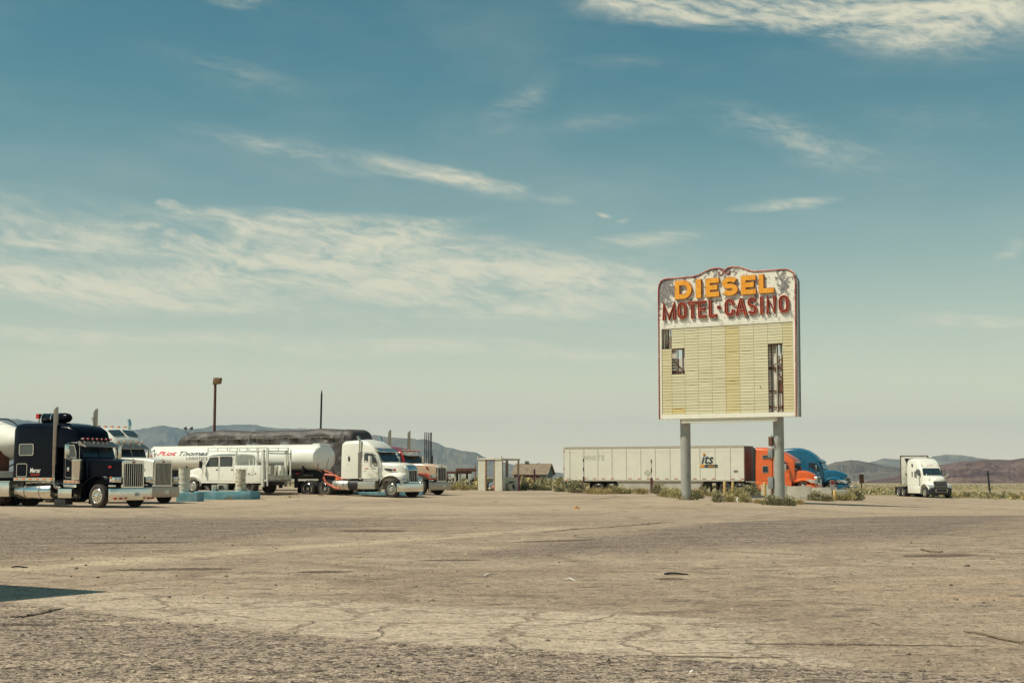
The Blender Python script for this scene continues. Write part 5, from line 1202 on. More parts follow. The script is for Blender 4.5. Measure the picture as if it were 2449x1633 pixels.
for ci in range(10):
    b = MB(); ha, hb = holes_.get(ci, (99, 99)); x0, x1 = cols[ci] + .006, cols[ci + 1] - .006
    for r in range(NR):
        z0_, z1_ = z_lo + r * dzr, z_lo + (r + 1) * dzr
        if z0_ > ha - .05 and z1_ < hb + .09: continue
        zz0, zz1 = z0_ + .008, z1_ - .008; nn_ = 5; bow = .006 * rnd.random(); sag = .006 * rnd.random() if rnd.random() < .85 else .04 * rnd.random(); tl = rnd.uniform(-.006, .004)
        v = []
        for i in range(nn_ + 1):
            t_ = i / nn_; x = x0 + (x1 - x0) * t_; s_ = math.sin(math.pi * t_)
            v += [(x, .026 + tl, zz0 - sag * s_ * .4), (x, .012 - bow * s_ + tl, (zz0 + zz1) / 2 - sag * s_ * .4), (x, .02, zz1 - sag * s_ * .6)]
        b.add(v, [(i * 3 + k, i * 3 + k + 1, i * 3 + k + 4, i * 3 + k + 3) for i in range(nn_) for k in (0, 1)])
        lip = [(x0, -.012, zz1 - .012), (x1, -.012, zz1 - .012), (x1, .03, zz1), (x0, .03, zz1)]
    b.build('panel_column', 'panel', sg, sharp=50)
b = MB()                                                        # dark rails behind the panel joints
for r in range(NR + 1):
    z = z_lo + r * dzr
    for ci in range(10):
        ha, hb = holes_.get(ci, (99, 99))
        if z > ha + .02 and z < hb - .02: continue
        b.box(cols[ci], cols[ci + 1], .045, .06, z - .012, z + .012)
b.build('panel_rail', 'rust', sg, smooth=False)
b = MB()
for ci in range(11):
    segs_ = [(z_lo, z_hi)]
    b.box(cols[ci] - .006, cols[ci] + .006, .018, .085, z_lo, z_hi)
b.build('panel_divider', 'rust', sg, smooth=False)
b = MB()                                                        # back skin with openings, and inner bracing
for xa, xb_, za, zb in ((.0, .34, 8.2, 9.87), (.34, .48, 8.2, 9.45), (.48, .8, 7.1, 9.87), (.8, 1.12, 7.1, 8.15), (1.16, 1.5, 4.9, 9.87), (1.5, 6.85, 4.9, 9.87), (6.85, 7.5, 4.9, 8.05), (6.85, 6.98, 8.05, 9.87), (7.08, 7.20, 8.05, 9.87), (7.3, 7.98, 8.05, 9.87), (7.5, 7.98, 4.9, 8.05), (.0, 1.16, 4.9, 7.1)): b.box(xa, xb_ - .004, TH_ - .02, TH_, za, zb)
b.build('back_panel', 'skinback', sg, smooth=False) if 'skinback' in M else None
M['skinback'] = mat('cabinet_inside', (0.62, 0.58, 0.50), .7, 0, .15, 2, dirt=(.25, .16, .12), dirt_amt=.35)
b.build('back_panel', 'skinback', sg, smooth=False)
b = MB()
for x in (.3, .9, 1.2, 6.6, 6.95, 7.2): b.box(x - .025, x + .025, .26, .29, 4.9, 9.87)
for z in (7.35, 8.68, 7.4, 6.1, 5.2): b.box(.0, 1.45, .22, .26, z - .03, z + .03); b.box(6.45, 7.4, .22, .26, z - .035, z + .035)
for (x0, z0, x1, z1) in ((.62, 8.1, 1.4, 7.3), (6.5, 7.3, 7.4, 8.0), (6.6, 7.5, 7.4, 6.6), (6.9, 4.9, 7.4, 5.5), (.1, 8.7, .6, 9.3)): b.tube([(x0, .2, z0), (x1, .2, z1)], .03, 6)
for x in (.12, .48, 6.95): b.cyl((x, .16, 5 if x > 2 else 8.72), (x, .16, 8.6 if x > 2 else 9.85), .03, n=8, m=1)
b.box(7.02, 7.18, .26, .29, 6.0, 6.7); b.build('inner_brace', ['rust', 'conc'], sg, smooth=False)
b = MB(); b.prism([(6.0, 6.28), (6.05, 6.28), (6.04, 6.4), (6.02, 6.38)], -.03, -.02); b.build('scrap', 'redtape', sg, smooth=False)
b = MB(); b.box(1.15, 6.82, .08, .5, 4.42, 4.645); b.build('beam', 'peel', sg, bev=.01)
for P_, zt_ in ((pL_, 5.0), (pR, 5.0)):
    q = inv @ P_; g_ = terr(P_.x, P_.y)
    b = MB(); b.cyl((q.x, q.y, g_ - .5), (q.x, q.y, zt_), .295, n=40); b.build('post', 'pipe', sg)
tp = [(4.45, 4.452)]
# switch boxes on the right post
q = inv @ pR; g_ = terr(pR.x, pR.y)
for za, zb, w_, m_ in ((3.06, 3.58, .16, 'rust'), (2.42, 2.9, .2, 'greybox'), (.45 + .25, 1.35, .22, 'greybox')):
    b = MB(); b.box(q.x - .295 - w_ * 1.25, q.x - .27, q.y - .3, q.y + .02, za, zb); b.build('switch_box', m_, sg, bev=.015)
b = MB(); b.tube([(q.x - .34, q.y - .15, g_), (q.x - .34, q.y - .15, 3.7)], .02, 6); b.tube([(q.x - .2, q.y - .25, 3.4), (q.x - .1, q.y - .33, 3.1), (q.x - .22, q.y - .27, 2.6)], .012, 6); b.build('conduit', 'dark', sg)

# ------------------------------------------------------------------ box trailer, orange and blue trucks
o8 = (19.04, 117.0, -.15)
tm, tnt, tp_ = newmat('trailer_side'); ttc = tnt.nodes.new('ShaderNodeTexCoord'); tvv = ttc.outputs['Object']; _, _, tz = sepxyz(tnt, tvv)
ta = noise(tnt, tvv, .8, 5, .6); tstr = noise(tnt, mapping(tnt, tvv, (0, 0, 0), 0, (5, 5, .35)), 1.0, 6, .65); tlow = tz.step(2.3, 1.2)
tcc = mixc(tnt, ta.step(.3, .7), (0.67, 0.655, 0.56), (0.72, 0.70, 0.60)); tcc = mixc(tnt, tstr.step(.52, .74) * (tlow * .5 + .22), tcc, (0.47, 0.42, 0.33))
tcc = mixc(tnt, (tz - 3.55).abs().step(.12, .05) * .25, tcc, (0.58, 0.50, 0.42)); tnt.links.new(tcc, tp_.inputs['Base Color']); tp_.inputs['Roughness'].default_value = .45
tb = tnt.nodes.new('ShaderNodeBump'); tb.inputs['Strength'].default_value = .35; tb.inputs['Distance'].default_value = .03; tnt.links.new(noise(tnt, tvv, 1.6, 3, .5).s, tb.inputs['Height']); tnt.links.new(tb.outputs[0], tp_.inputs['Normal']); M['trailer'] = tm
bt = thing('box_trailer', local(o8, TH26, 0, 1.3, 0), TH26, 'long pale box trailer with its dark slanted letters and orange dot logo', 'box trailer')
b = MB(); b.box(-16.15, -.02, -1.3, 1.3, 1.2, 4.03); b.build('box', 'trailer', bt, bev=.02, seg=1)
M['frontwall'] = mat('shaded_front_wall', (0.20, 0.125, 0.10), .6, 0, .15, 2, dirt=(.11, .06, .05), dirt_amt=.3)  # dark tone holds the shade on this end of the trailer
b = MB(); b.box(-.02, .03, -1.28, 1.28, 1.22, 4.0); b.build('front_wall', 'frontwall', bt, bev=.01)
b = MB()
for s in (-1, 1): b.box(-16.16, 0.01, s * 1.31 - .012, s * 1.31 + .012, 3.88, 4.05); b.box(-16.16, -.02, s * 1.30 - .02, s * 1.31 + .012, 1.1, 1.22)
b.box(-16.2, -16.15, -1.3, 1.3, 1.1, 4.05); b.build('rail', 'rail', bt, bev=.006, seg=1)
b = MB()
for x in [-15.6 + 1.31 * k for k in range(12)]: b.box(x - .03, x + .03, -1.318, -1.30, 1.24, 3.86)
M['seam'] = mat('seam_grey', (0.50, 0.485, 0.40), .6)
b.build('panel_seam', 'seam', bt, smooth=False)
for x, z in ((-16.19, 3.7), (-16.19, 2.2), (-8.0, 1.16), (-15.9, 1.16), (-.4, 1.16)):
    q = MB(); q.box(x - .03, x + .09, -1.335, -1.30, z - .04, z + .04); q.build('marker_light', 'orange_lens', bt, smooth=False)
q = MB(); q.box(-.9, -.55, -1.33, -1.30, 1.95, 2.0); q.box(-.9, -.55, -1.33, -1.30, 1.86, 1.88); q.build('unit_number', 'ink', bt, smooth=False)
b = MB()
for x in [-15.9 + .82 * k for k in range(20)]:
    if k_ := (rnd.random() < .9): b.box(x, x + .30, -1.324, -1.30, 1.30, 1.34)
b.build('reflector_strip', 'redtape', bt, smooth=False)
b = MB(); b.box(-16.1, -.5, -.55, .55, .95, 1.1); b.box(-14, -10.5, -.5, .5, .7, 1.0)
for s in (-1, 1): b.box(-3.1, -2.95, s * .8 - .08, s * .8 + .08, .2, 1.1); b.tube([(-2.95, s * .8, .5), (-1.9, s * .5, 1.05)], .04, 6); b.box(-3.2, -2.85, s * .8 - .15, s * .8 + .15, .15, .2)
b.box(-16.15, -16.05, -1.0, 1.0, .5, .6); b.box(-16.13, -16.07, -.9, -.8, .5, 1.1); b.box(-16.13, -16.07, .8, .9, .5, 1.1); b.build('subframe', 'dark', bt, sharp=30)
b = MB(); b.prism([(-11.3, 1.1), (-10.9, .42), (-4.0, .42), (-3.5, 1.1)], -1.22, -1.17)
b.build('side_skirt', 'skirt', bt, smooth=False); b = MB(); b.prism([(-11.3, 1.1), (-10.9, .42), (-4.0, .42), (-3.5, 1.1)], 1.17, 1.22); b.build('side_skirt', 'skirt', bt, smooth=False)
for x in (-12.96, -11.74):
    for s in (-1, 1): wheel(bt, x, s * 1.05, s, dual=True, rimm='alu')
for x in (-13.75,): b = MB(); b.box(x - .02, x + .02, -1.25, -.65, .35, 1.0); b.build('mud_flap', 'black_plastic', bt, smooth=False)
vs, fs = text_geo('its', 1.12, shear=.28, bold=.012, width=.98)
q = MB(); q.add([(-3.72 + x, -1.335, 2.58 + y) for x, y, z in vs], fs); q.build('lettering', 'ink', bt, smooth=False)
q = MB(); q.lathe([(-1.33, .10), (-1.345, .09), (-1.346, .01)], (-3.42, 0, 3.36), 'y', 16); q.build('logo_dot', 'inkorange', bt)
q = MB(); q.prism([(-3.85, 2.26), (-3.72, 2.48), (-3.35, 2.48), (-3.48, 2.26)], -1.335, -1.32); q.build('logo_bar', 'inkorange', bt, smooth=False)
q = MB(); q.prism([(-3.42, 2.26), (-3.29, 2.48), (-2.28, 2.48), (-2.28, 2.26)], -1.335, -1.32); q.build('logo_bar', 'ink', bt, smooth=False)
vs, fs = text_geo('logistics', .2, shear=.2, bold=.003); q = MB(); q.add([(-3.12 + x, -1.345, 2.31 + y) for x, y, z in vs], fs); q.build('lettering', 'inkorange', bt, smooth=False)
vs, fs = text_geo('WHITE', .62, bold=.01, spacing=1.15); q = MB(); q.add([(-14.5 + x, -1.322, 2.9 + y) for x, y, z in vs], fs); q.build('faded_lettering', 'faint', bt, smooth=False)
q = MB(); q.prism([(-8.45, 1.5), (-8.13, 1.82), (-8.45, 2.14), (-8.77, 1.82)], -1.335, -1.32); q.build('placard', 'seam', bt, smooth=False)
V8 = local(o8, TH26, 4.86, 1.22, 0)
aero_truck('e', V8, TH26, 'orange sloping nosed semi truck pulling the long pale box trailer', 'semi trucks parked in the lot', dict(
    col='orange', back=-3.96, roof=[(-3.96, 3.84), (-3.4, 3.83), (-2.75, 3.76), (-2.2, 3.62), (-1.6, 3.38), (-1.1, 3.06), (-.85, 2.85)], wst=(-.72, 2.68), nose=1.0, nose_z=1.52, cowl=2.0, tank=(-5, -4), fairing='orange', win_y=1.125,
    extender=(-4.14, -3.93, 3.84, 'dark'), bstyle='col', mirror='alu', bars=6, marker=(-.95, 2.92), gz1=1.5, fz=1.22,
    sl_glass=[(-3.35, -2.55, 2.95, 3.22, 'sleeper_window'), (-3.35, -2.85, 1.80, 2.36, 'sleeper_window')], drives=(-5.25, -6.5), gtrim='chrome'))
V9 = (27.9, 123.0, -.2)
aero_truck('f', V9, TH26, 'blue sloping nosed semi truck parked beyond the orange one', 'semi trucks parked in the lot', dict(
    col='teal', back=-4.3, roof=[(-4.3, 3.9), (-3.6, 3.98), (-2.9, 3.95), (-2.3, 3.74), (-1.8, 3.4), (-1.45, 3.05)], wst=(-1.2, 2.85), nose=1.15, nose_z=1.72, cowl=2.12, tank=(-5, -4), fairing='teal', hbars=True, bstyle='col', visor='teal', mirror='chrome',
    hoodmirror=True, drives=(-5.6, -6.9)))
b = MB()
for s in (-1, 1): b.tube([(.9, s * .5, .7), (1.55, s * .5, .7), (1.62, s * .45, 1.1), (1.55, s * .35, 1.15)], .035, 6)
b.tube([(1.6, -1.05, .62), (1.62, 0, .62), (1.6, 1.05, .62)], .06, 8)
gd = b.build('bull_bar', 'dchrome', [o_ for o_ in bpy.data.objects if o_.name.startswith('semi_truck') and 'blue' in o_.get('label', '')][0])

# ------------------------------------------------------------------ white truck driving in on the right
V10 = (40.42, 136.11, -.66)
V10 = (V10[0], V10[1], terr(V10[0], V10[1]))
aero_truck('g', V10, -R(84), 'white semi truck with a dark bumper driving alone before the brown hills', 'semi trucks parked in the lot', dict(
    col='white', back=-4.2, roof=[(-4.2, 3.6), (-4.0, 3.74), (-3.0, 3.76), (-2.4, 3.70), (-2.0, 3.5), (-1.6, 3.16)], wst=(-1.36, 2.88), nose=1.0, nose_z=1.86, cowl=2.12, tank=(-5, -4), fairing='white', hbars=True, bstyle='dark', mirror='dchrome', steer=R(4),
    hoodmirror=True, sl_glass=[(-3.0, -2.85, 2.0, 2.5, 'vent_window'), (-3.0, -2.8, 2.98, 3.28, 'vent_window')], drives=(-5.4, -6.7), marker=(-1.5, 3.08)))
kp = local(V10, -R(84), -5.3, 0, 0)
rt_ = thing('reefer_trailer', (kp[0], kp[1], V10[2]), -R(107), 'white refrigerated trailer with a dark grille on its front wall behind the driving truck', 'refrigerated trailer')
b = MB(); b.box(-14.6, .95, -1.3, 1.3, 1.2, 4.05); b.build('box', 'white2', rt_, bev=.03)
b = MB()
for s in (-1, 1): b.box(.93, .985, s * 1.3 - .05, s * 1.3 + .02, 1.2, 4.07)
b.box(.93, .985, -1.3, 1.3, 4.02, 4.08); b.build('rail', 'rust', rt_, smooth=False)
b = MB(); b.box(.95, 1.35, -.95, .95, 2.3, 3.85); ru = b.build('cooling_unit', 'white2', rt_, bev=.04)
b = MB(); b.prism([(-.93, 3.8), (.9, 3.8), (.9, 2.55), (-.6, 2.55), (-.72, 3.3)], 1.355, 1.37, axis='x'); b.build('cooling_grille', 'dark', ru, smooth=False)
b = MB(); b.prism([(-1.1, 1.3), (1.1, 1.3), (1.1, 2.0), (-.85, 2.0)], .955, .97, axis='x'); b.build('lower_panel', 'seam', rt_, smooth=False)
b = MB(); b.box(-14.4, .4, -.5, .5, .95, 1.2); b.build('subframe', 'dark', rt_, sharp=30)
for x in (-12.2, -13.45):
    for s in (-1, 1): wheel(rt_, x, s * 1.05, s, dual=True, rimm='alu')

# ------------------------------------------------------------------ booth, low shelter, house
def gpt(px, Y): x = (px - CX) / FPX * Y; return x, Y, terr(x, Y)
bx_, by_ = at(1143, 1165, 119).x, 119.0; bg_ = terr(bx_, by_)
k_ = 119.0 / FPX                                                # metres per photo pixel at the booth
bo = thing('booth', (bx_, by_, bg_), R(-29), 'derelict white pay booth with empty window openings and junk inside', 'booth')
ZB = 1.42 + (1137 - 1099.5) * k_ - bg_; W1 = 2.45; W2 = 2.9
b = MB()
b.box(0, .68, 0, .08, 0, ZB); b.box(1.62, 2.3, 0, .08, 0, ZB); b.box(0, .08, .08, W2, 0, 1.0); b.box(2.22, 2.3, .08, W2, 0, 1.0)
b.box(0, .08, .08, .2, 1.0, ZB); b.build('wall', 'boothw', bo, bev=.008, seg=1)
b = MB(); b.box(.08, 2.22, W2 - .08, W2, 0, 1.0); b.build('wall', 'boothw', bo)
b = MB(); b.box(-.06, 2.36, -.06, .1, ZB, ZB + .14); b.box(2.2, 2.36, .1, W2 + .06, ZB - .02, ZB + .1); b.box(-.06, .1, .1, W2 + .06, ZB - .02, ZB + .1); b.box(.1, 2.2, W2 - .06, W2 + .06, ZB - .02, ZB + .1)
b.box(-.02, .06, -.1, .0, ZB + .1, ZB + .32); b.box(2.24, 2.3, -.1, .0, ZB + .1, ZB + .32); b.build('roof_edge', 'boothw', bo, sharp=30)
b = MB(); b.box(.1, 2.2, .1, W2 - .06, ZB - .04, ZB + .02)
b.box(.68, .80, .0, .1, 0, ZB); b.box(1.52, 1.62, .02, .08, 0, ZB); b.box(.8, 1.52, .0, .08, ZB - .1, ZB)
for x, y in ((2.26, W2 - .06), (.04, W2 - .06), (1.1, W2 - .06), (1.25, W2 - .06), (2.26, .14)): b.box(x - .04, x + .04, y - .04, y + .04, 0.9, ZB)
b.build('window_frame', 'wood', bo, sharp=30)
b = MB(); b.box(2.21, 2.32, .06, W2, 1.0, 1.14); b.build('sill', 'seam', bo)
b = MB(); b.box(2.303, 2.31, 1.2, 2.1, .05, .78); b.build('opening_shade', 'dark', bo, smooth=False)  # dark sheet on the closed wall, shade painted in place of an opening
def lump(name, cx, cy, cz, r, m, label, cat, seed, group=None):
    b = MB(); n = 12; rings = []
    for i in range(1, 8):
        a = math.pi * i / 8
        rings.append([(r * math.sin(a) * math.cos(q) * (1 + .35 * mnoise.noise(Vector((math.cos(q) * 1.7, math.sin(q) * 1.7, seed + a)))), r * .9 * math.sin(a) * math.sin(q) * (1 + .3 * mnoise.noise(Vector((q, a, seed)))), r * .8 * math.cos(a) * (1 + .3 * mnoise.noise(Vector((math.cos(q) * 2, a, seed + 5))))) for q in (2 * math.pi * j / n for j in range(n))])
    b.loft(rings); return tag(b.build(name, m, loc=(cx, cy, cz), sharp=70), label, cat, group)
for i, (dx_, dy_, dz_, r_, m_, lb) in enumerate(((1.0, .5, .45, .36, 'junkb', 'blue and white junk bundle in the booth doorway'), (1.3, .7, .75, .28, 'paper', 'pale crumpled bag on top of the junk in the booth'), (1.4, .35, .3, .28, 'junkr', 'pinkish rag heap at the right of the booth doorway'), (1.0, .3, .18, .2, 'conc', 'small pale lump at the foot of the booth doorway'), (1.25, 1.6, 1.9, .16, 'redtape', 'red scrap hanging in the booth window'))):
    p = local((bx_, by_, bg_), R(-29), dx_, dy_, dz_); lump('junk', *p, r_, m_, lb, 'junk', i * 3.3, 'junk in the booth')
p = local((bx_, by_, bg_), R(-29), 2.55, 1.0, 0)
b = MB(); b.box(-.05, .35, -.3, .3, 0, .62); tv = tag(b.build('broken_cabinet', 'conc', bev=.03, loc=p), 'tilted broken white cabinet against the right wall of the booth', 'cabinet'); tv.rotation_euler = (.15, -.12, R(-30))
b = MB(); b.box(.36, .37, -.2, .2, .1, .5); b.build('screen', 'dark', tv)

# low brown shelter left of the booth
x, y, g = gpt(1098, 132); kk = 132 / FPX
lo = thing('shelter', (x, y, g), R(-6), 'low flat roofed brown shelter on posts beside the booth', 'shelter')
b = MB(); b.box(-2.2, 1.0, -.6, 1.6, 1.36, 1.58); b.box(-.2, 1.6, -.7, -.4, 1.55, 1.85); b.box(1.6, 2.3, -.1, 0, 1.62, 1.70); b.build('roof', 'polewood', lo, bev=.02)
b = MB()
for px_, py_ in ((-1.3, 0), (-.15, 0), (-1.3, 1.2), (.6, 1.2)): b.box(px_ - .09, px_ + .09, py_ - .09, py_ + .09, 0, 1.36)
b.build('post', 'dark', lo, sharp=30)
b = MB(); b.box(-.35, -.2, -.5, -.35, 0, 1.36); b.box(.1, .22, -.4, -.3, 0, 1.36); b.build('post', 'conc', lo, sharp=30)
b = MB(); b.box(1.5, 1.6, -.1, .02, 0, 2.2); b.build('post', 'wood', lo)
b = MB(); b.box(-1.4, .9, 2.5, 3.4, 0, 1.3); tag(b.build('junk_trailer', 'white2', bev=.05, loc=(x, y + 6, g)), 'low white shed seen under the brown shelter', 'shed')
for px_, Y_, zt_, lb in ((1103, 140, 1096, 'thin pale mast above the brown shelter'), (1241.5, 121.5, 1096, 'thin pale mast rising above the maroon post beside the booth')):
    x, y, g = gpt(px_, Y_); b = MB(); b.tube([(0, 0, 0), (0, 0, 1.42 + (1137 - zt_) / FPX * Y_ - g)], [.045, .035], 8)
    tag(b.build('mast', 'conc', loc=(x, y, g)), lb, 'mast')

# house with a little cupola
HY = 290.0; kh = HY / FPX; hx, _, hg = gpt(1276, HY)
ho_ = thing('house', (hx, HY, hg), R(-14), 'small grey blue house with a brown shingle roof and a cupola behind the brush', 'house')
ez = 1.42 + (1137 - 1132) * kh - hg; rz_ = 1.42 + (1137 - 1109.5) * kh - hg
L_, D_ = 3.4, 3.0
b = MB(); b.prism([(-D_, 0), (D_, 0), (D_, ez), (0, rz_ - .12), (-D_, ez)], -L_, L_, axis='x'); b.build('wall', 'bluewall', ho_, sharp=25)
b = MB(); b.box(-L_ - .0, L_ - 1.6, -D_ - .05, -D_ - .0, 0, ez - .15); b.build('wall', 'brickwall', ho_)
b = MB()
for s in (-1, 1):
    quad_panel(b, [(-L_ - .4, s * (D_ + .5), ez - .32), (L_ + .4, s * (D_ + .5), ez - .32), (L_ + .4, 0, rz_), (-L_ - .4, 0, rz_)] if s < 0 else [(L_ + .4, D_ + .5, ez - .32), (-L_ - .4, D_ + .5, ez - .32), (-L_ - .4, 0, rz_), (L_ + .4, 0, rz_)], .14)
rf = b.build('roof', 'roof', ho_, smooth=False)
b = MB(); b.box(-1.75, -1.05, -.35, .35, rz_ - .3, rz_ + .42); b.build('cupola', 'bluewall', rf, bev=.02)
b = MB(); b.loft([[(-1.9, -.5, rz_ + .42), (-.9, -.5, rz_ + .42), (-.9, .5, rz_ + .42), (-1.9, .5, rz_ + .42)], [(-1.6, -.2, rz_ + .66), (-1.2, -.2, rz_ + .66), (-1.2, .2, rz_ + .66), (-1.6, .2, rz_ + .66)]]); b.build('cupola_roof', 'roof', rf, smooth=False)
b = MB(); b.cyl((1.0, 0, rz_), (1.0, 0, rz_ + .25), .12, n=10); b.build('roof_vent', 'dark', rf)
b = MB(); b.box(L_ + .0, L_ + .03, -.3, .3, 1.2, 1.9); b.box(L_ - .05, L_ + .05, -D_ - .06, -D_ + .04, 0, ez - .1, 1); b.build('window', ['glass', 'white2'], ho_, smooth=False)

# rail fence in front of the house
b = MB(); x0_, x1_ = gpt(1185, 230)[0], gpt(1362, 230)[0]; gF = terr(x0_, 230)
for i in range(14): x = x0_ + (x1_ - x0_) * i / 13; b.box(x - .05, x + .05, -.05, .05, 0, 1.35)
pf_ = thing('fence', (0, 230, gF), 0, 'thin pale rail fence in front of the small house', 'fence'); b.build('fence_post', 'conc', pf_, smooth=False)
b = MB(); b.box(x0_, x1_, -.03, .03, 1.0, 1.1); b.box(x0_, x1_, -.03, .03, .5, .58); b.build('rail', 'conc', pf_, smooth=False)

# ------------------------------------------------------------------ maroon posts with whip rods, yellow bollards
def zat(py, Y): return 1.42 + (1137 - py) / FPX * Y
for i, (px, pt, pb, w_, rod, Y) in enumerate(((1240.5, 1137.5, 1171, 5.2, None, 117.5), (1278, 1121.5, 1169, 4.6, None, 122), (1395, 1139.5, 1178, 4.8, 1097, 110), (1556.5, 1142, 1180.5, 6.4, 1099, 108))):
    x, y, g = gpt(px, Y); kk = Y / FPX
    t = thing('bollard', (x, y, g), 0, ('maroon post with a ringed surface just right of the booth', 'taller maroon post in front of the small house', 'maroon post with a thin rod before the trailer rear wheels', 'thick maroon post with a rod before the trailer skirt')[i], 'post', 'maroon posts along the lot edge')
    h = zat(pt, Y) - g; r_ = w_ * kk / 2; b = MB(); prof = [(-.1, r_ * .98)]
    for q in range(24): prof += [(h * (q + .1) / 24, r_), (h * (q + .8) / 24, r_ * .95)]
    prof += [(h, r_ * .9), (h + .01, .01)]
    b.lathe(prof, (0, 0, 0), 'z', 16); b.build('post', 'purple', t, sharp=60)
    if rod:
        b = MB(); hz_ = zat(rod, Y) - g; b.tube([(0, 0, h), (0, 0, hz_)], .028, 8); b.tube([(0, 0, h + (hz_ - h) * .3), (0, 0, h + (hz_ - h) * .52)], .045, 8, 1); b.tube([(0, 0, hz_ - .25), (0, 0, hz_ + .01)], .045, 8, 1); b.build('rod', ['conc', 'dark'], t)
for i, (px, pt, pb, Y, m_) in enumerate(((1730.5, 1150.5, 1184, 98, 'yellowp'), (1750, 1151.5, 1181, 104, 'yellowp'), (1825.8, 1152.5, 1187, 93, 'yellowp'), (1843.8, 1153.5, 1186, 99, 'rust'))):
    x, y, g = gpt(px, Y); h = zat(pt, Y) - g; b = MB(); b.lathe([(-.1, .10), (h - .04, .10), (h - .01, .085), (h, .01)], (0, 0, 0), 'z', 14)
    tag(b.build('bollard', m_, loc=(x, y, g)), ('faded yellow bollard furthest left of the four near the orange truck', 'faded yellow bollard behind the leftmost one', 'yellow bollard just left of the right sign post', 'rust red bollard touching the right sign post')[i], 'bollard', 'bollards near the sign')

# ------------------------------------------------------------------ concrete barrier in front of the orange truck
xa, _, ga = gpt(1818, 101); xb2, _, gb = gpt(1996, 101)
Lb = (xb2 - xa) / 3
for i in range(3):
    xm = xa + Lb * (i + .5); g = terr(xm, 101); h = zat((1158.5, 1162, 1165)[i], 101) - g
    b = MB(); prof = [(-.30, -.05), (.30, -.05), (.30, .08), (.16, .34), (.09, h), (-.09, h), (-.16, .34), (-.30, .08)]
    b.prism(prof, -Lb / 2 + .01, Lb / 2 - .01, axis='x')
    tag(b.build('concrete_barrier', 'conc', bev=.015, loc=(xm, 101, g)), ('left', 'middle', 'right')[i] + ' one of three pale concrete barriers in front of the orange truck', 'barrier', 'concrete barriers')
x, y, g = gpt(2004, 99); b = MB(); b.box(-.55, .5, -.3, .3, -.05, .72); tag(b.build('concrete_block', 'conc', bev=.05, loc=(x, y, g)), 'pale concrete block among the bushes beyond the barriers', 'concrete block')
x, y, g = gpt(1991, 98); b = MB(); b.lathe([(0, .2), (.3, .24), (.6, .16), (.75, .01)], (0, 0, 0), 'z', 12); tag(b.build('sand_bag', 'yellowp', loc=(x, y, g)), 'rounded tan sack beside the concrete block', 'sack')
x, y, g = gpt(1813, 83); b = MB(); b.box(-.95, .95, -.25, .25, .22, .36); b.box(-.9, -.7, -.2, .2, -.05, .22); b.box(.7, .9, -.2, .2, -.05, .22); tag(b.build('low_bench', 'rail', bev=.02, loc=(x, y, g), sharp=30), 'low grey plank slab between bushes left of the right sign post', 'slab')

# sign stakes and far utility pole
def stake(px, pt, Y, label, w_=.32, hh=.5, face='greybox', back='redtape'):
    x, y, g = gpt(px, Y); h = zat(pt, Y) - g; t = thing('road_sign', (x, y, g), R(20), label, 'road sign')
    b = MB(); b.box(-.03, .03, -.03, .03, 0, h); b.build('post', 'dark', t, sharp=30)
    b = MB(); b.box(-w_ / 2, w_ / 2, -.045, -.032, h - hh, h); b.build('plate', face, t, bev=.02, seg=1)
    if back: b = MB(); b.box(-w_ / 2 + .03, w_ / 2 - .03, -.052, -.046, h - hh * .45, h - .03); b.build('plate_mark', back, t, smooth=False)
    return t
stake(1986, 1148, 96, 'small white sign with a red top on a stake in front of the blue truck', .34, .62, 'white2', 'redtape')
stake(2056, 1134, 112, 'back of a small brown sign on a thin post right of the bushes', .42, .7, 'rust', None)
x, y, g = gpt(2361, 300); h = zat(1125, 300) - g
up_ = thing('utility_pole', (x, y, g), 0, 'thin dark utility pole standing in the desert on the far right', 'utility pole')
b = MB(); b.tube([(0, 0, 0), (-.3, 0, h)], [.22, .16], 10); b.build('pole', 'dark', up_); b = MB(); b.box(-.75, .2, -.06, .06, h - .9, h - .75); b.build('crossarm', 'dark', up_)
x, y, g = gpt(1978, 128); h = zat(1121, 128) - g; b = MB(); b.tube([(0, 0, 0), (0, 0, h)], .03, 6); tag(b.build('rod', 'dark', loc=(x, y, g)), 'thin dark rod above the bonnet of the blue truck', 'rod')

# ------------------------------------------------------------------ bushes
lm, lnt, lp_ = newmat('brush_leaves')
at_ = lnt.nodes.new('ShaderNodeAttribute'); at_.attribute_name = 'tone'; oi = lnt.nodes.new('ShaderNodeObjectInfo'); tv_ = X(lnt, at_.outputs['Fac']); ov_ = X(lnt, oi.outputs['Random'])
lc = mixc(lnt, tv_.clamp(), (0.22, 0.19, 0.075), (0.66, 0.57, 0.27)); lc = mixc(lnt, (ov_ * .6).clamp(), lc, mixc(lnt, tv_.clamp(), (0.24, 0.22, 0.115), (0.58, 0.52, 0.30)))
lnt.links.new(lc, lp_.inputs['Base Color']); lp_.inputs['Roughness'].default_value = .9; lp_.inputs['Specular IOR Level'].default_value = .15
M['leaf'] = lm
def clone_leaf(name, a, b_): 
    m, nt, p = newmat(name); t_ = nt.nodes.new('ShaderNodeAttribute'); t_.attribute_name = 'tone'; o_ = nt.nodes.new('ShaderNodeObjectInfo')
    c_ = mixc(nt, X(nt, t_.outputs['Fac']).clamp(), a, b_); c_ = mixc(nt, X(nt, o_.outputs['Random']) * .35, c_, (0.17, 0.15, 0.08)); nt.links.new(c_, p.inputs['Base Color']); p.inputs['Roughness'].default_value = .95; p.inputs['Specular IOR Level'].default_value = .1; return m
M['straw'] = clone_leaf('dry_straw', (0.30, 0.23, 0.09), (0.64, 0.52, 0.26)); M['sage'] = clone_leaf('sage_leaves', (0.15, 0.145, 0.085), (0.50, 0.46, 0.27))
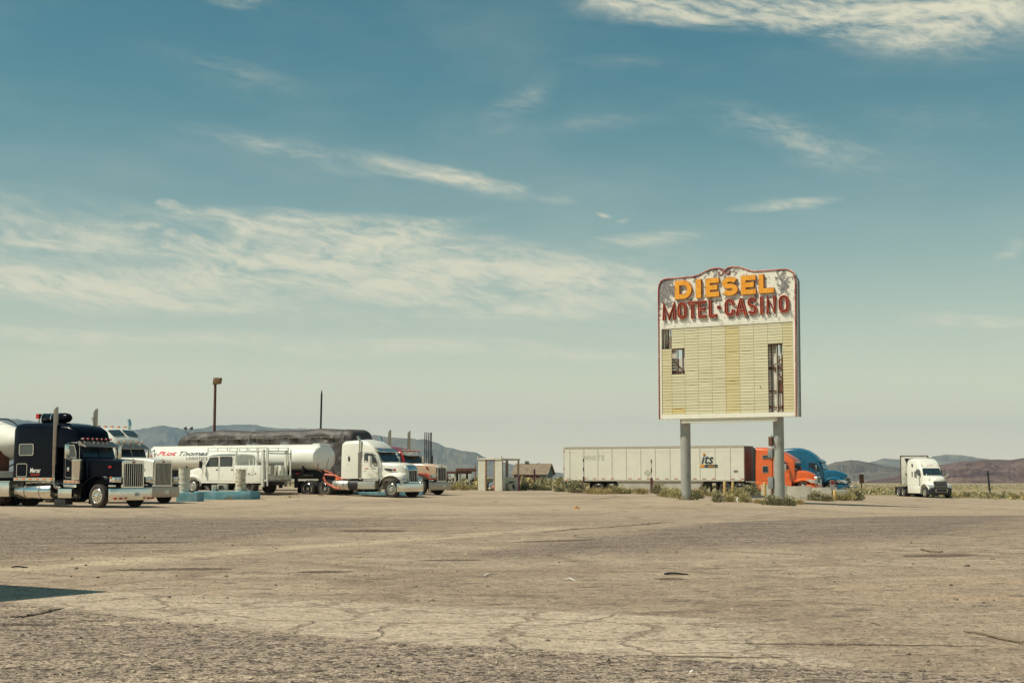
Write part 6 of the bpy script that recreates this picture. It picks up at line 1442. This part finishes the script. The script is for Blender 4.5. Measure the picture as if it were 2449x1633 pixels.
def bush_mesh(seed, n=520, upright=.5, blade=.26, w=.022, spread=1.0, flat_=.75, mt='leaf'):
    r = random.Random(seed); b = MB(); tones = []
    lobes = [(r.uniform(-.45, .45), r.uniform(-.45, .45), r.uniform(.55, 1.0)) for _ in range(6)]
    for i in range(n):
        lx, ly, ls = r.choice(lobes)
        th = r.uniform(0, 2 * math.pi); ph = math.acos(r.uniform(0.02, 1)); rad = (r.random() ** .45) * .55 * ls
        p = Vector((lx + rad * math.sin(ph) * math.cos(th), ly + rad * math.sin(ph) * math.sin(th), flat_ * ls * math.cos(ph) * (.35 + .75 * r.random())))
        d = Vector((math.cos(th) * (1 - upright), math.sin(th) * (1 - upright), upright + r.uniform(-.1, .5))).normalized()
        L = blade * r.uniform(.5, 1.3); side = d.cross(Vector((r.uniform(-1, 1), r.uniform(-1, 1), .2))).normalized() * w * r.uniform(.7, 1.4)
        q = p + d * L * .6 + Vector((r.uniform(-.03, .03), r.uniform(-.03, .03), 0)); e = p + d * L
        p.z = max(p.z, -.05)
        b.add([p - side * .5, p + side * .5, q + side, q - side, e], [(0, 1, 2, 3), (3, 2, 4)])
        tones += [r.random() * .8 + .2 * (p.z > .4)] * 5
    for i in range(26):                                          # woody stems
        th = r.uniform(0, 6.28); L = r.uniform(.3, .8); d = Vector((math.cos(th) * .6, math.sin(th) * .6, .8)); s_ = Vector((-math.sin(th), math.cos(th), 0)) * .012
        p = Vector((0, 0, -.02)); e = p + d * L; b.add([p - s_, p + s_, e + s_ * .4, e - s_ * .4], [(0, 1, 2, 3)]); tones += [0.0] * 4
    me_o = b.build('desert_bush', mt, smooth=False); me = me_o.data; a = me.attributes.new('tone', 'FLOAT', 'POINT'); a.data.foreach_set('value', tones)
    bpy.data.objects.remove(me_o); return me
BM = [bush_mesh(s, 760, .5, .26, .022, mt='leaf') for s in (1, 2, 3)] + [bush_mesh(s, 620, .62, .38, .016, flat_=.8, mt='leaf') for s in (4, 5)]
BS = [bush_mesh(s, 800, .35, .2, .026, flat_=.8, mt='sage') for s in (6, 7)]
BG = [bush_mesh(s, 420, .8, .42, .014, flat_=.35, mt='straw') for s in (8, 9)]
WD = [bush_mesh(s, 130, .6, .2, .014, flat_=.3, mt='straw') for s in (10,)]
br = random.Random(11)
def bush(px, pb, wpx, hpx, kind, label, group, Y=None):
    """pb: foot row in the photograph (2449 wide)."""
    if Y is None:
        Y = 80.0
        for _ in range(30): x = (px - CX) / FPX * Y; Y = .5 * Y + .5 * (1.42 - terr(x, Y)) * FPX / (pb - 1137.0)
    x = (px - CX) / FPX * Y; kk = Y / FPX; me = br.choice({'y': BM, 's': BS, 'g': BG, 'w': WD}[kind])
    o = bpy.data.objects.new('desert_bush' if kind != 'w' else 'dry_plant', me); COL.objects.link(o)
    if kind == 'g': o.name = 'dry_bush'
    top = max(v.co.z for v in me.vertices); o.scale = (wpx * kk / 1.65, wpx * kk / 1.65, hpx * kk / top * 1.05); o.location = (x, Y, terr(x, Y) - .02); o.rotation_euler = (0, 0, br.uniform(0, 6.28))
    return tag(o, label, {'g': 'tussock', 'w': 'weed'}.get(kind, 'bush'), group)
GR = 'desert bushes along the edge of the lot'
for a in [(1085, 1172, 36, 22, 'y', 'yellow green bush behind the tan bonnet, left of the booth'), (1107, 1172, 34, 20, 'y', 'yellow green bush under the brown shelter'), (1133, 1171, 30, 17, 'y', 'bush touching the left wall of the booth'), (1066, 1170, 20, 18, 's', 'dark bush close behind the tan bonneted truck'),
          (1252, 1172, 34, 26, 's', 'grey green bush between the first maroon post and the second'), (1262, 1168, 30, 22, 'y', 'yellow green bush behind the two maroon posts by the booth'), (1290, 1172, 46, 24, 's', 'dark bush right of the taller maroon post'), (1312, 1172, 40, 15, 's', 'low sprawling bush before the small house'),
          (1342, 1175, 36, 17, 's', 'low bush at the left end of the long trailer'), (1372, 1178, 56, 38, 's', 'tall grey green bush under the rear of the long trailer'), (1412, 1180, 46, 18, 'g', 'dry yellow tuft right of the third maroon post'), (1440, 1181, 60, 20, 'g', 'dry grass hiding the rear trailer wheels'), (1470, 1180, 50, 24, 'y', 'yellow green bush before the second trailer wheel'), (1500, 1180, 40, 18, 'y', 'small bush under the trailer skirt, left'), (1535, 1181, 46, 20, 'g', 'dry yellow grass left of the thick maroon post'), (1572, 1180, 36, 34, 's', 'tall thin bush right of the thick maroon post'),
          (1592, 1187, 56, 26, 'y', 'yellow green bush left of the left sign post'), (1620, 1191, 56, 28, 'y', 'yellow green bush at the left foot of the left sign post'), (1643, 1194, 54, 28, 'y', 'round bush in front of the left sign post'), (1668, 1191, 36, 22, 's', 'bush at the right foot of the left sign post'), (1683, 1180, 26, 26, 's', 'upright bush right of the left sign post'),
          (1714, 1200, 32, 38, 's', 'dark upright bush with a white litter bag to its right'), (1742, 1199, 40, 24, 'y', 'pale green bush left of the litter bag'), (1778, 1200, 44, 32, 'y', 'broad pale green bush right of the litter bag'), (1788, 1186, 60, 38, 's', 'large pale bush between the yellow bollards'), (1758, 1186, 50, 28, 'y', 'bush behind the leftmost yellow bollard'), (1812, 1203, 36, 14, 'g', 'dry tuft under the grey plank slab'),
          (1846, 1207, 50, 32, 's', 'dark bush at the left foot of the right sign post'), (1876, 1208, 54, 32, 's', 'dark leafy bush in front of the right sign post'), (1905, 1205, 34, 16, 'g', 'small dry tuft right of the right sign post'),
          (1890, 1190, 46, 30, 'y', 'bush in front of the left concrete barrier'), (1918, 1190, 56, 30, 'y', 'bush in front of the middle concrete barrier'), (1942, 1196, 50, 30, 's', 'dark rounded bush before the middle barrier'), (1965, 1193, 46, 34, 'y', 'bush left of the small red topped sign'), (1975, 1198, 40, 24, 's', 'dark bush at the foot of the small red topped sign'),
          (2018, 1196, 50, 24, 'y', 'pale bush right of the concrete block'), (2040, 1196, 52, 36, 's', 'large dark bush at the right end of the row'), (2024, 1190, 44, 30, 'y', 'bush behind the concrete block'), (1864, 1190, 60, 26, 'g', 'dry grass behind the right sign post'), (1700, 1186, 50, 16, 'g', 'dry grass between the two sign posts'), (1655, 1183, 70, 18, 'g', 'dry grass behind the left sign post'),
          (1598, 1178, 60, 16, 'g', 'dry grass beneath the trailer, left of the left sign post'), (1228, 1171, 16, 10, 'g', 'small dry tuft at the foot of the first maroon post')]:
    bush(*a, GR)
for a in [(554, 1194, 22, 12, 'w', 'dry weed in front of the blue island'), (485, 1190, 14, 8, 'w', 'small weed by the short blue block'), (695, 1189, 24, 8, 'w', 'dry weed in front of the tank trailer wheels'), (770, 1185, 28, 8, 'w', 'yellow weed behind the red hose'), (716, 1188, 12, 5, 'w', 'tiny weed left of the yellow weed')]:
    bush(*a, 'weeds on the lot')
# brush covering the desert plain: far too many clumps to count
def brush(name, n, y0, y1, label, lo, seed, xr=None, smin=.5, smax=1.2, gap=None):
    r = random.Random(seed); b = MB(); tones = []
    for i in range(n):
        Y = y0 * (y1 / y0) ** (r.random() ** 1.0); x = r.uniform(-.42, .42) * Y if xr is None else r.uniform(*xr) * Y
        if gap and gap(x, Y): continue
        if mnoise.noise(Vector((x * .012, Y * .006, 3))) < -.18: continue
        s = r.uniform(smin, smax) * (.7 + .3 * Y / y1); h = s * r.uniform(.45, .85); g = terr(x, Y); tn = r.random(); mk = r.choice((0, 1, 1, 2))
        for k in range(lo):
            th = r.uniform(0, 6.28); ph = math.acos(r.random()); rr = s * .5 * (.3 + .7 * r.random()); c_ = Vector((x + rr * math.sin(ph) * math.cos(th), Y + rr * math.sin(ph) * math.sin(th), g + h * math.cos(ph) * .85))
            w_ = s * .20 * r.uniform(.6, 1.3); d = Vector((r.uniform(-.5, .5), r.uniform(-.5, .5), r.uniform(.5, 1))).normalized(); sd = d.cross(Vector((r.uniform(-1, 1), r.uniform(-1, 1), .1))).normalized() * w_ * .5
            b.add([c_ - sd, c_ + sd, c_ + sd * .5 + d * w_ * 1.1, c_ - sd * .7 + d * w_ * .9], [(0, 1, 2, 3)], mk); tones += [min(1, max(0, tn * .7 + r.random() * .4))] * 4
    o = b.build(name, ['leaf', 'sage', 'straw'], smooth=False); a = o.data.attributes.new('tone', 'FLOAT', 'POINT'); a.data.foreach_set('value', tones); return tag(o, label, kind='stuff')
brush('desert_brush', 6500, 150, 900, 'brush scattered over the desert plain', 22, 5)
brush('roadside_brush', 420, 138, 230, 'yellow and grey brush along the edge of the desert behind the trucks', 44, 6, xr=(.22, .43), smin=.5, smax=1.1, gap=lambda x, y: x < 44 and y < 160)
brush('roadside_brush', 200, 128, 180, 'brush behind the booth and the maroon posts', 40, 8, xr=(-.05, .05), smin=.7, smax=1.4)

# ------------------------------------------------------------------ service building outside the frame on the left: its roof corner throws the wedge of shade
hC = 4.5; off = Vector((-S.x, -S.y)) * (hC / S.z); tip = Vector((-4.92, 17.72)); c0 = tip - off
e1 = Vector((-.845, .534)); e2 = Vector((-.514, -.857)); c1_ = c0 + e1 * 9; c2_ = c0 + e2 * 7; c3_ = c0 + e1 * 9 + e2 * 7
cb = thing('canopy', (c0.x, c0.y, 0), 0, 'flat station canopy out of frame that shades the ground on the left', 'canopy')
b = MB(); q = [(p.x - c0.x, p.y - c0.y) for p in (c0, c1_, c3_, c2_)]
b.prism(q, hC - .35, hC, axis='z'); b.build('roof', 'white2', cb, bev=.02)
b = MB()
for f1, f2 in ((2.0, 1.6), (7.4, 1.6), (2.0, 5.6), (7.4, 5.6)):
    p = e1 * f1 + e2 * f2; b.box(p.x - .12, p.x + .12, p.y - .12, p.y + .12, 0, hC - .35)
b.build('post', 'pipe', cb, sharp=30)

# ------------------------------------------------------------------ litter, stones and sticks on the lot
def gnd(px, py):
    p = at(px, py, 20); d = p - Vector((0, 0, 1.42)); t_ = -1.42 / d.z; q = d * t_
    for _ in range(8): z = terr(q.x, q.y); q = d * ((z - 1.42) / d.z)
    return q.x, q.y, terr(q.x, q.y)
def flatthing(name, px, py, L, W, h, rz, m, label, cat, bend=.03, group=None):
    x, y, g = gnd(px, py); b = MB(); n = 8; rg = []
    for i in range(n + 1):
        u_ = i / n; xx = (u_ - .5) * L; ww = W * (.5 + .5 * math.sin(math.pi * min(1, u_ * 1.3 + .1))) ; zz = bend * math.sin(math.pi * u_ * 1.4) + .003
        rg.append([(xx, -ww / 2, zz), (xx, ww / 2, zz + .3 * bend * math.cos(u_ * 9)), (xx, ww / 2, zz + h), (xx, -ww / 2, zz + h)])
    b.loft(rg); o = b.build(name, m, loc=(x, y, g), sharp=40); o.rotation_euler = (0, 0, rz); return tag(o, label, cat, group)
flatthing('paper_scrap', 1172, 1377, .18, .07, .006, .1, 'paper', 'flat white scrap of litter in the middle of the lot', 'litter')
flatthing('paper_scrap', 1365, 1387, .17, .05, .012, -.5, 'paper', 'curled pale strip of litter on the asphalt', 'litter', .02)
flatthing('cloth_rag', 1380, 1217, .28, .2, .06, .1, 'rag', 'orange yellow rag lying on the far part of the lot', 'litter', .05)
flatthing('paper_scrap', 1658, 1608, .05, .03, .006, .3, 'paper', 'tiny white chip near the bottom edge', 'litter', .01)
flatthing('paper_scrap', 1240, 1334, .2, .05, .006, .1, 'conc', 'thin pale scrap left of the curled strip', 'litter', .01)
flatthing('plastic_bag', 1770, 1198.5, .42, .3, .16, .2, 'paper', 'white plastic bag lying between two bushes', 'litter', .06)
flatthing('rubber_scrap', 1617, 1373.5, .34, .12, .02, 0, 'dark', 'flat dark scrap of rubber on the lot', 'rubber scrap', .01)
flatthing('rubber_scrap', 47, 1357.5, .24, .05, .02, .1, 'dark', 'small dark strip on the left of the lot', 'rubber scrap', .01)
def stick(pts, r_, label, m='stick'):
    P = [gnd(*p) for p in pts]; o0 = P[0]; b = MB(); n = len(P)
    b.tube([(p[0] - o0[0], p[1] - o0[1], p[2] - o0[2] + r_ + .01 * math.sin(i * 2.1) ** 2) for i, p in enumerate(P)], [r_ * (1 - .5 * abs(i / (n - 1) - .4)) for i in range(n)], 7)
    tag(b.build('stick', m, loc=o0), label, 'stick')
stick([(2305, 1511), (2330, 1515), (2360, 1521), (2392, 1529), (2420, 1535), (2447, 1540)], .011, 'long dry stick lying at the lower right edge')
stick([(2394, 1526), (2412, 1532), (2436, 1537)], .009, 'shorter dry twig against the long stick')
stick([(2083, 1489), (2092, 1492), (2104, 1496)], .006, 'small twig on the right half of the lot')
stick([(2056, 1525), (2068, 1527), (2080, 1530)], .005, 'tiny twig below the small twig')
stick([(2202, 1315), (2222, 1320), (2248, 1323)], .02, 'dark stick beside the broken patch on the right')
stick([(1735, 1572), (1750, 1574), (1764, 1577)], .006, 'thin pale twig near the bottom middle')
def stone_mesh(seed):
    r = random.Random(seed); bm = bmesh.new(); bmesh.ops.create_icosphere(bm, subdivisions=2, radius=1)
    for v in bm.verts: v.co *= 1 + .35 * mnoise.noise(v.co * 1.3 + Vector((seed, 0, 0))); v.co.z *= .6
    me = bpy.data.meshes.new('stone'); bm.to_mesh(me); bm.free(); me.materials.append(M['stone']); return me
SM = [stone_mesh(s) for s in range(4)]; sr_ = random.Random(21)
stones = [(2206, 1605, .035, 'dark stone at the lower right with its own shadow'), (2312, 1354, .07, 'flat grey stone on the right of the lot'), (2286, 1434, .045, 'small dark stone in the reddish dust on the right'), (2250, 1320, .07, 'pale stone by the broken patch on the right'), (391, 1573, .03, 'dark stone on the coarse asphalt, lower left'), (182, 1360, .05, 'lone dark stone on the left of the lot'),
          (541, 1378, .04, 'small stone in the middle left'), (660, 1400, .03, 'small stone right of the shade'), (992, 1403, .045, 'dark stone in the middle of the lot'), (1035, 1435, .03, 'small stone left of the cracked strip'), (1310, 1532, .03, 'dark stone on the cracked pale strip'), (2375, 1337, .05, 'small stone at the far right of the broken patch')]
for px, py, s_, lb in stones:
    s_ *= .6
    x, y, g = gnd(px, py); o = bpy.data.objects.new('stone', sr_.choice(SM)); COL.objects.link(o); o.location = (x, y, g + s_ * .25); o.scale = (s_ * 1.4, s_, s_); o.rotation_euler = (0, 0, sr_.uniform(0, 6)); tag(o, lb, 'stone', 'stones on the lot')
# fine gravel and chips: beyond counting
def gravel():
    r = random.Random(4); b = MB(); tet = None
    for i in range(9000):
        Y = 10.2 + 34 * r.random() ** 2.4; x = r.uniform(-.40, .40) * Y; g = terr(x, Y); s = r.uniform(.004, .011) * (1 + (r.random() < .04) * 1.2) * (Y / 11) ** .5
        if -4.9 < x < 1.8 and 11.9 - .5 * x < Y < 16 and r.random() < .8: continue
        a = r.uniform(0, 6.28); ca, sa = math.cos(a), math.sin(a); v = []
        for dx_, dy_, dz_ in ((1, 0, 0), (-.5, .8, 0), (-.6, -.7, 0), (.2, .1, 1), (-.3, -.1, .8)):
            dx_ += r.uniform(-.3, .3); dy_ += r.uniform(-.3, .3); v.append((x + (dx_ * ca - dy_ * sa) * s * 1.3, Y + (dx_ * sa + dy_ * ca) * s * 1.3, g - .002 + dz_ * s * .9))
        b.add(v, [(0, 1, 3), (1, 4, 3), (1, 2, 4), (2, 0, 4), (0, 3, 4)], 0 if r.random() < .6 else 1)
    tag(b.build('gravel', ['stone', 'gravl'], smooth=False), 'loose gravel and chips over the asphalt', kind='stuff')
M['gravl'] = mat('pale_gravel', (0.36, 0.31, 0.22), .9, 0, .2, 3)
gravel()
# the long raised crack where the asphalt slab has lifted
def lip(pts, label):
    P = [gnd(*p) for p in pts]; o0 = P[0]; b = MB(); rg = []
    N = 40
    for i in range(N + 1):
        f = i / N * (len(P) - 1); k = min(int(f), len(P) - 2); f -= k; x, y, z = [P[k][j] + (P[k + 1][j] - P[k][j]) * f for j in range(3)]
        h = .035 * (.35 + .65 * abs(mnoise.noise(Vector((i * .37, 2, 1))))) * min(1, i / 4, (N - i) / 4 + .05); w_ = .35
        y += .12 * mnoise.noise(Vector((i * .5, 7, 1)))
        rg.append([(x - o0[0], y - .03 - o0[1], z - o0[2] - .02), (x - o0[0], y - o0[1], z - o0[2] + h), (x - o0[0], y + .12 - o0[1], z - o0[2] + h * .9), (x - o0[0], y + 1.0 - o0[1], z - o0[2] - .02)])
    b.loft(rg); tag(b.build('pavement_edge', gm, loc=o0, sharp=30), label, kind='structure')
lip([(1278, 1274), (1340, 1269), (1370, 1266), (1450, 1261), (1530, 1255), (1612, 1247)], 'lifted crack across the asphalt')
lip([(1410, 1195.5), (1450, 1191), (1490, 1186)], 'edge of the paved apron')
lip([(0, 1478), (60, 1475), (100, 1468), (126, 1462)], 'broken asphalt edge at the lower left')

# ------------------------------------------------------------------ haze
hz = MB().box(-17500, 17500, -600, 15000, -16, 560).build('haze', [bpy.data.materials.new('haze_air')], smooth=False)
hm = hz.data.materials[0]; hm.use_nodes = True; ht = hm.node_tree; ht.nodes.clear()
ho = ht.nodes.new('ShaderNodeOutputMaterial'); hv = ht.nodes.new('ShaderNodeVolumePrincipled')
hv.inputs['Color'].default_value = (0.38, 0.68, 0.98, 1); hv.inputs['Density'].default_value = 5.2e-5; hv.inputs['Anisotropy'].default_value = 0.0
ht.links.new(hv.outputs[0], ho.inputs['Volume']); tag(hz, kind='stuff')
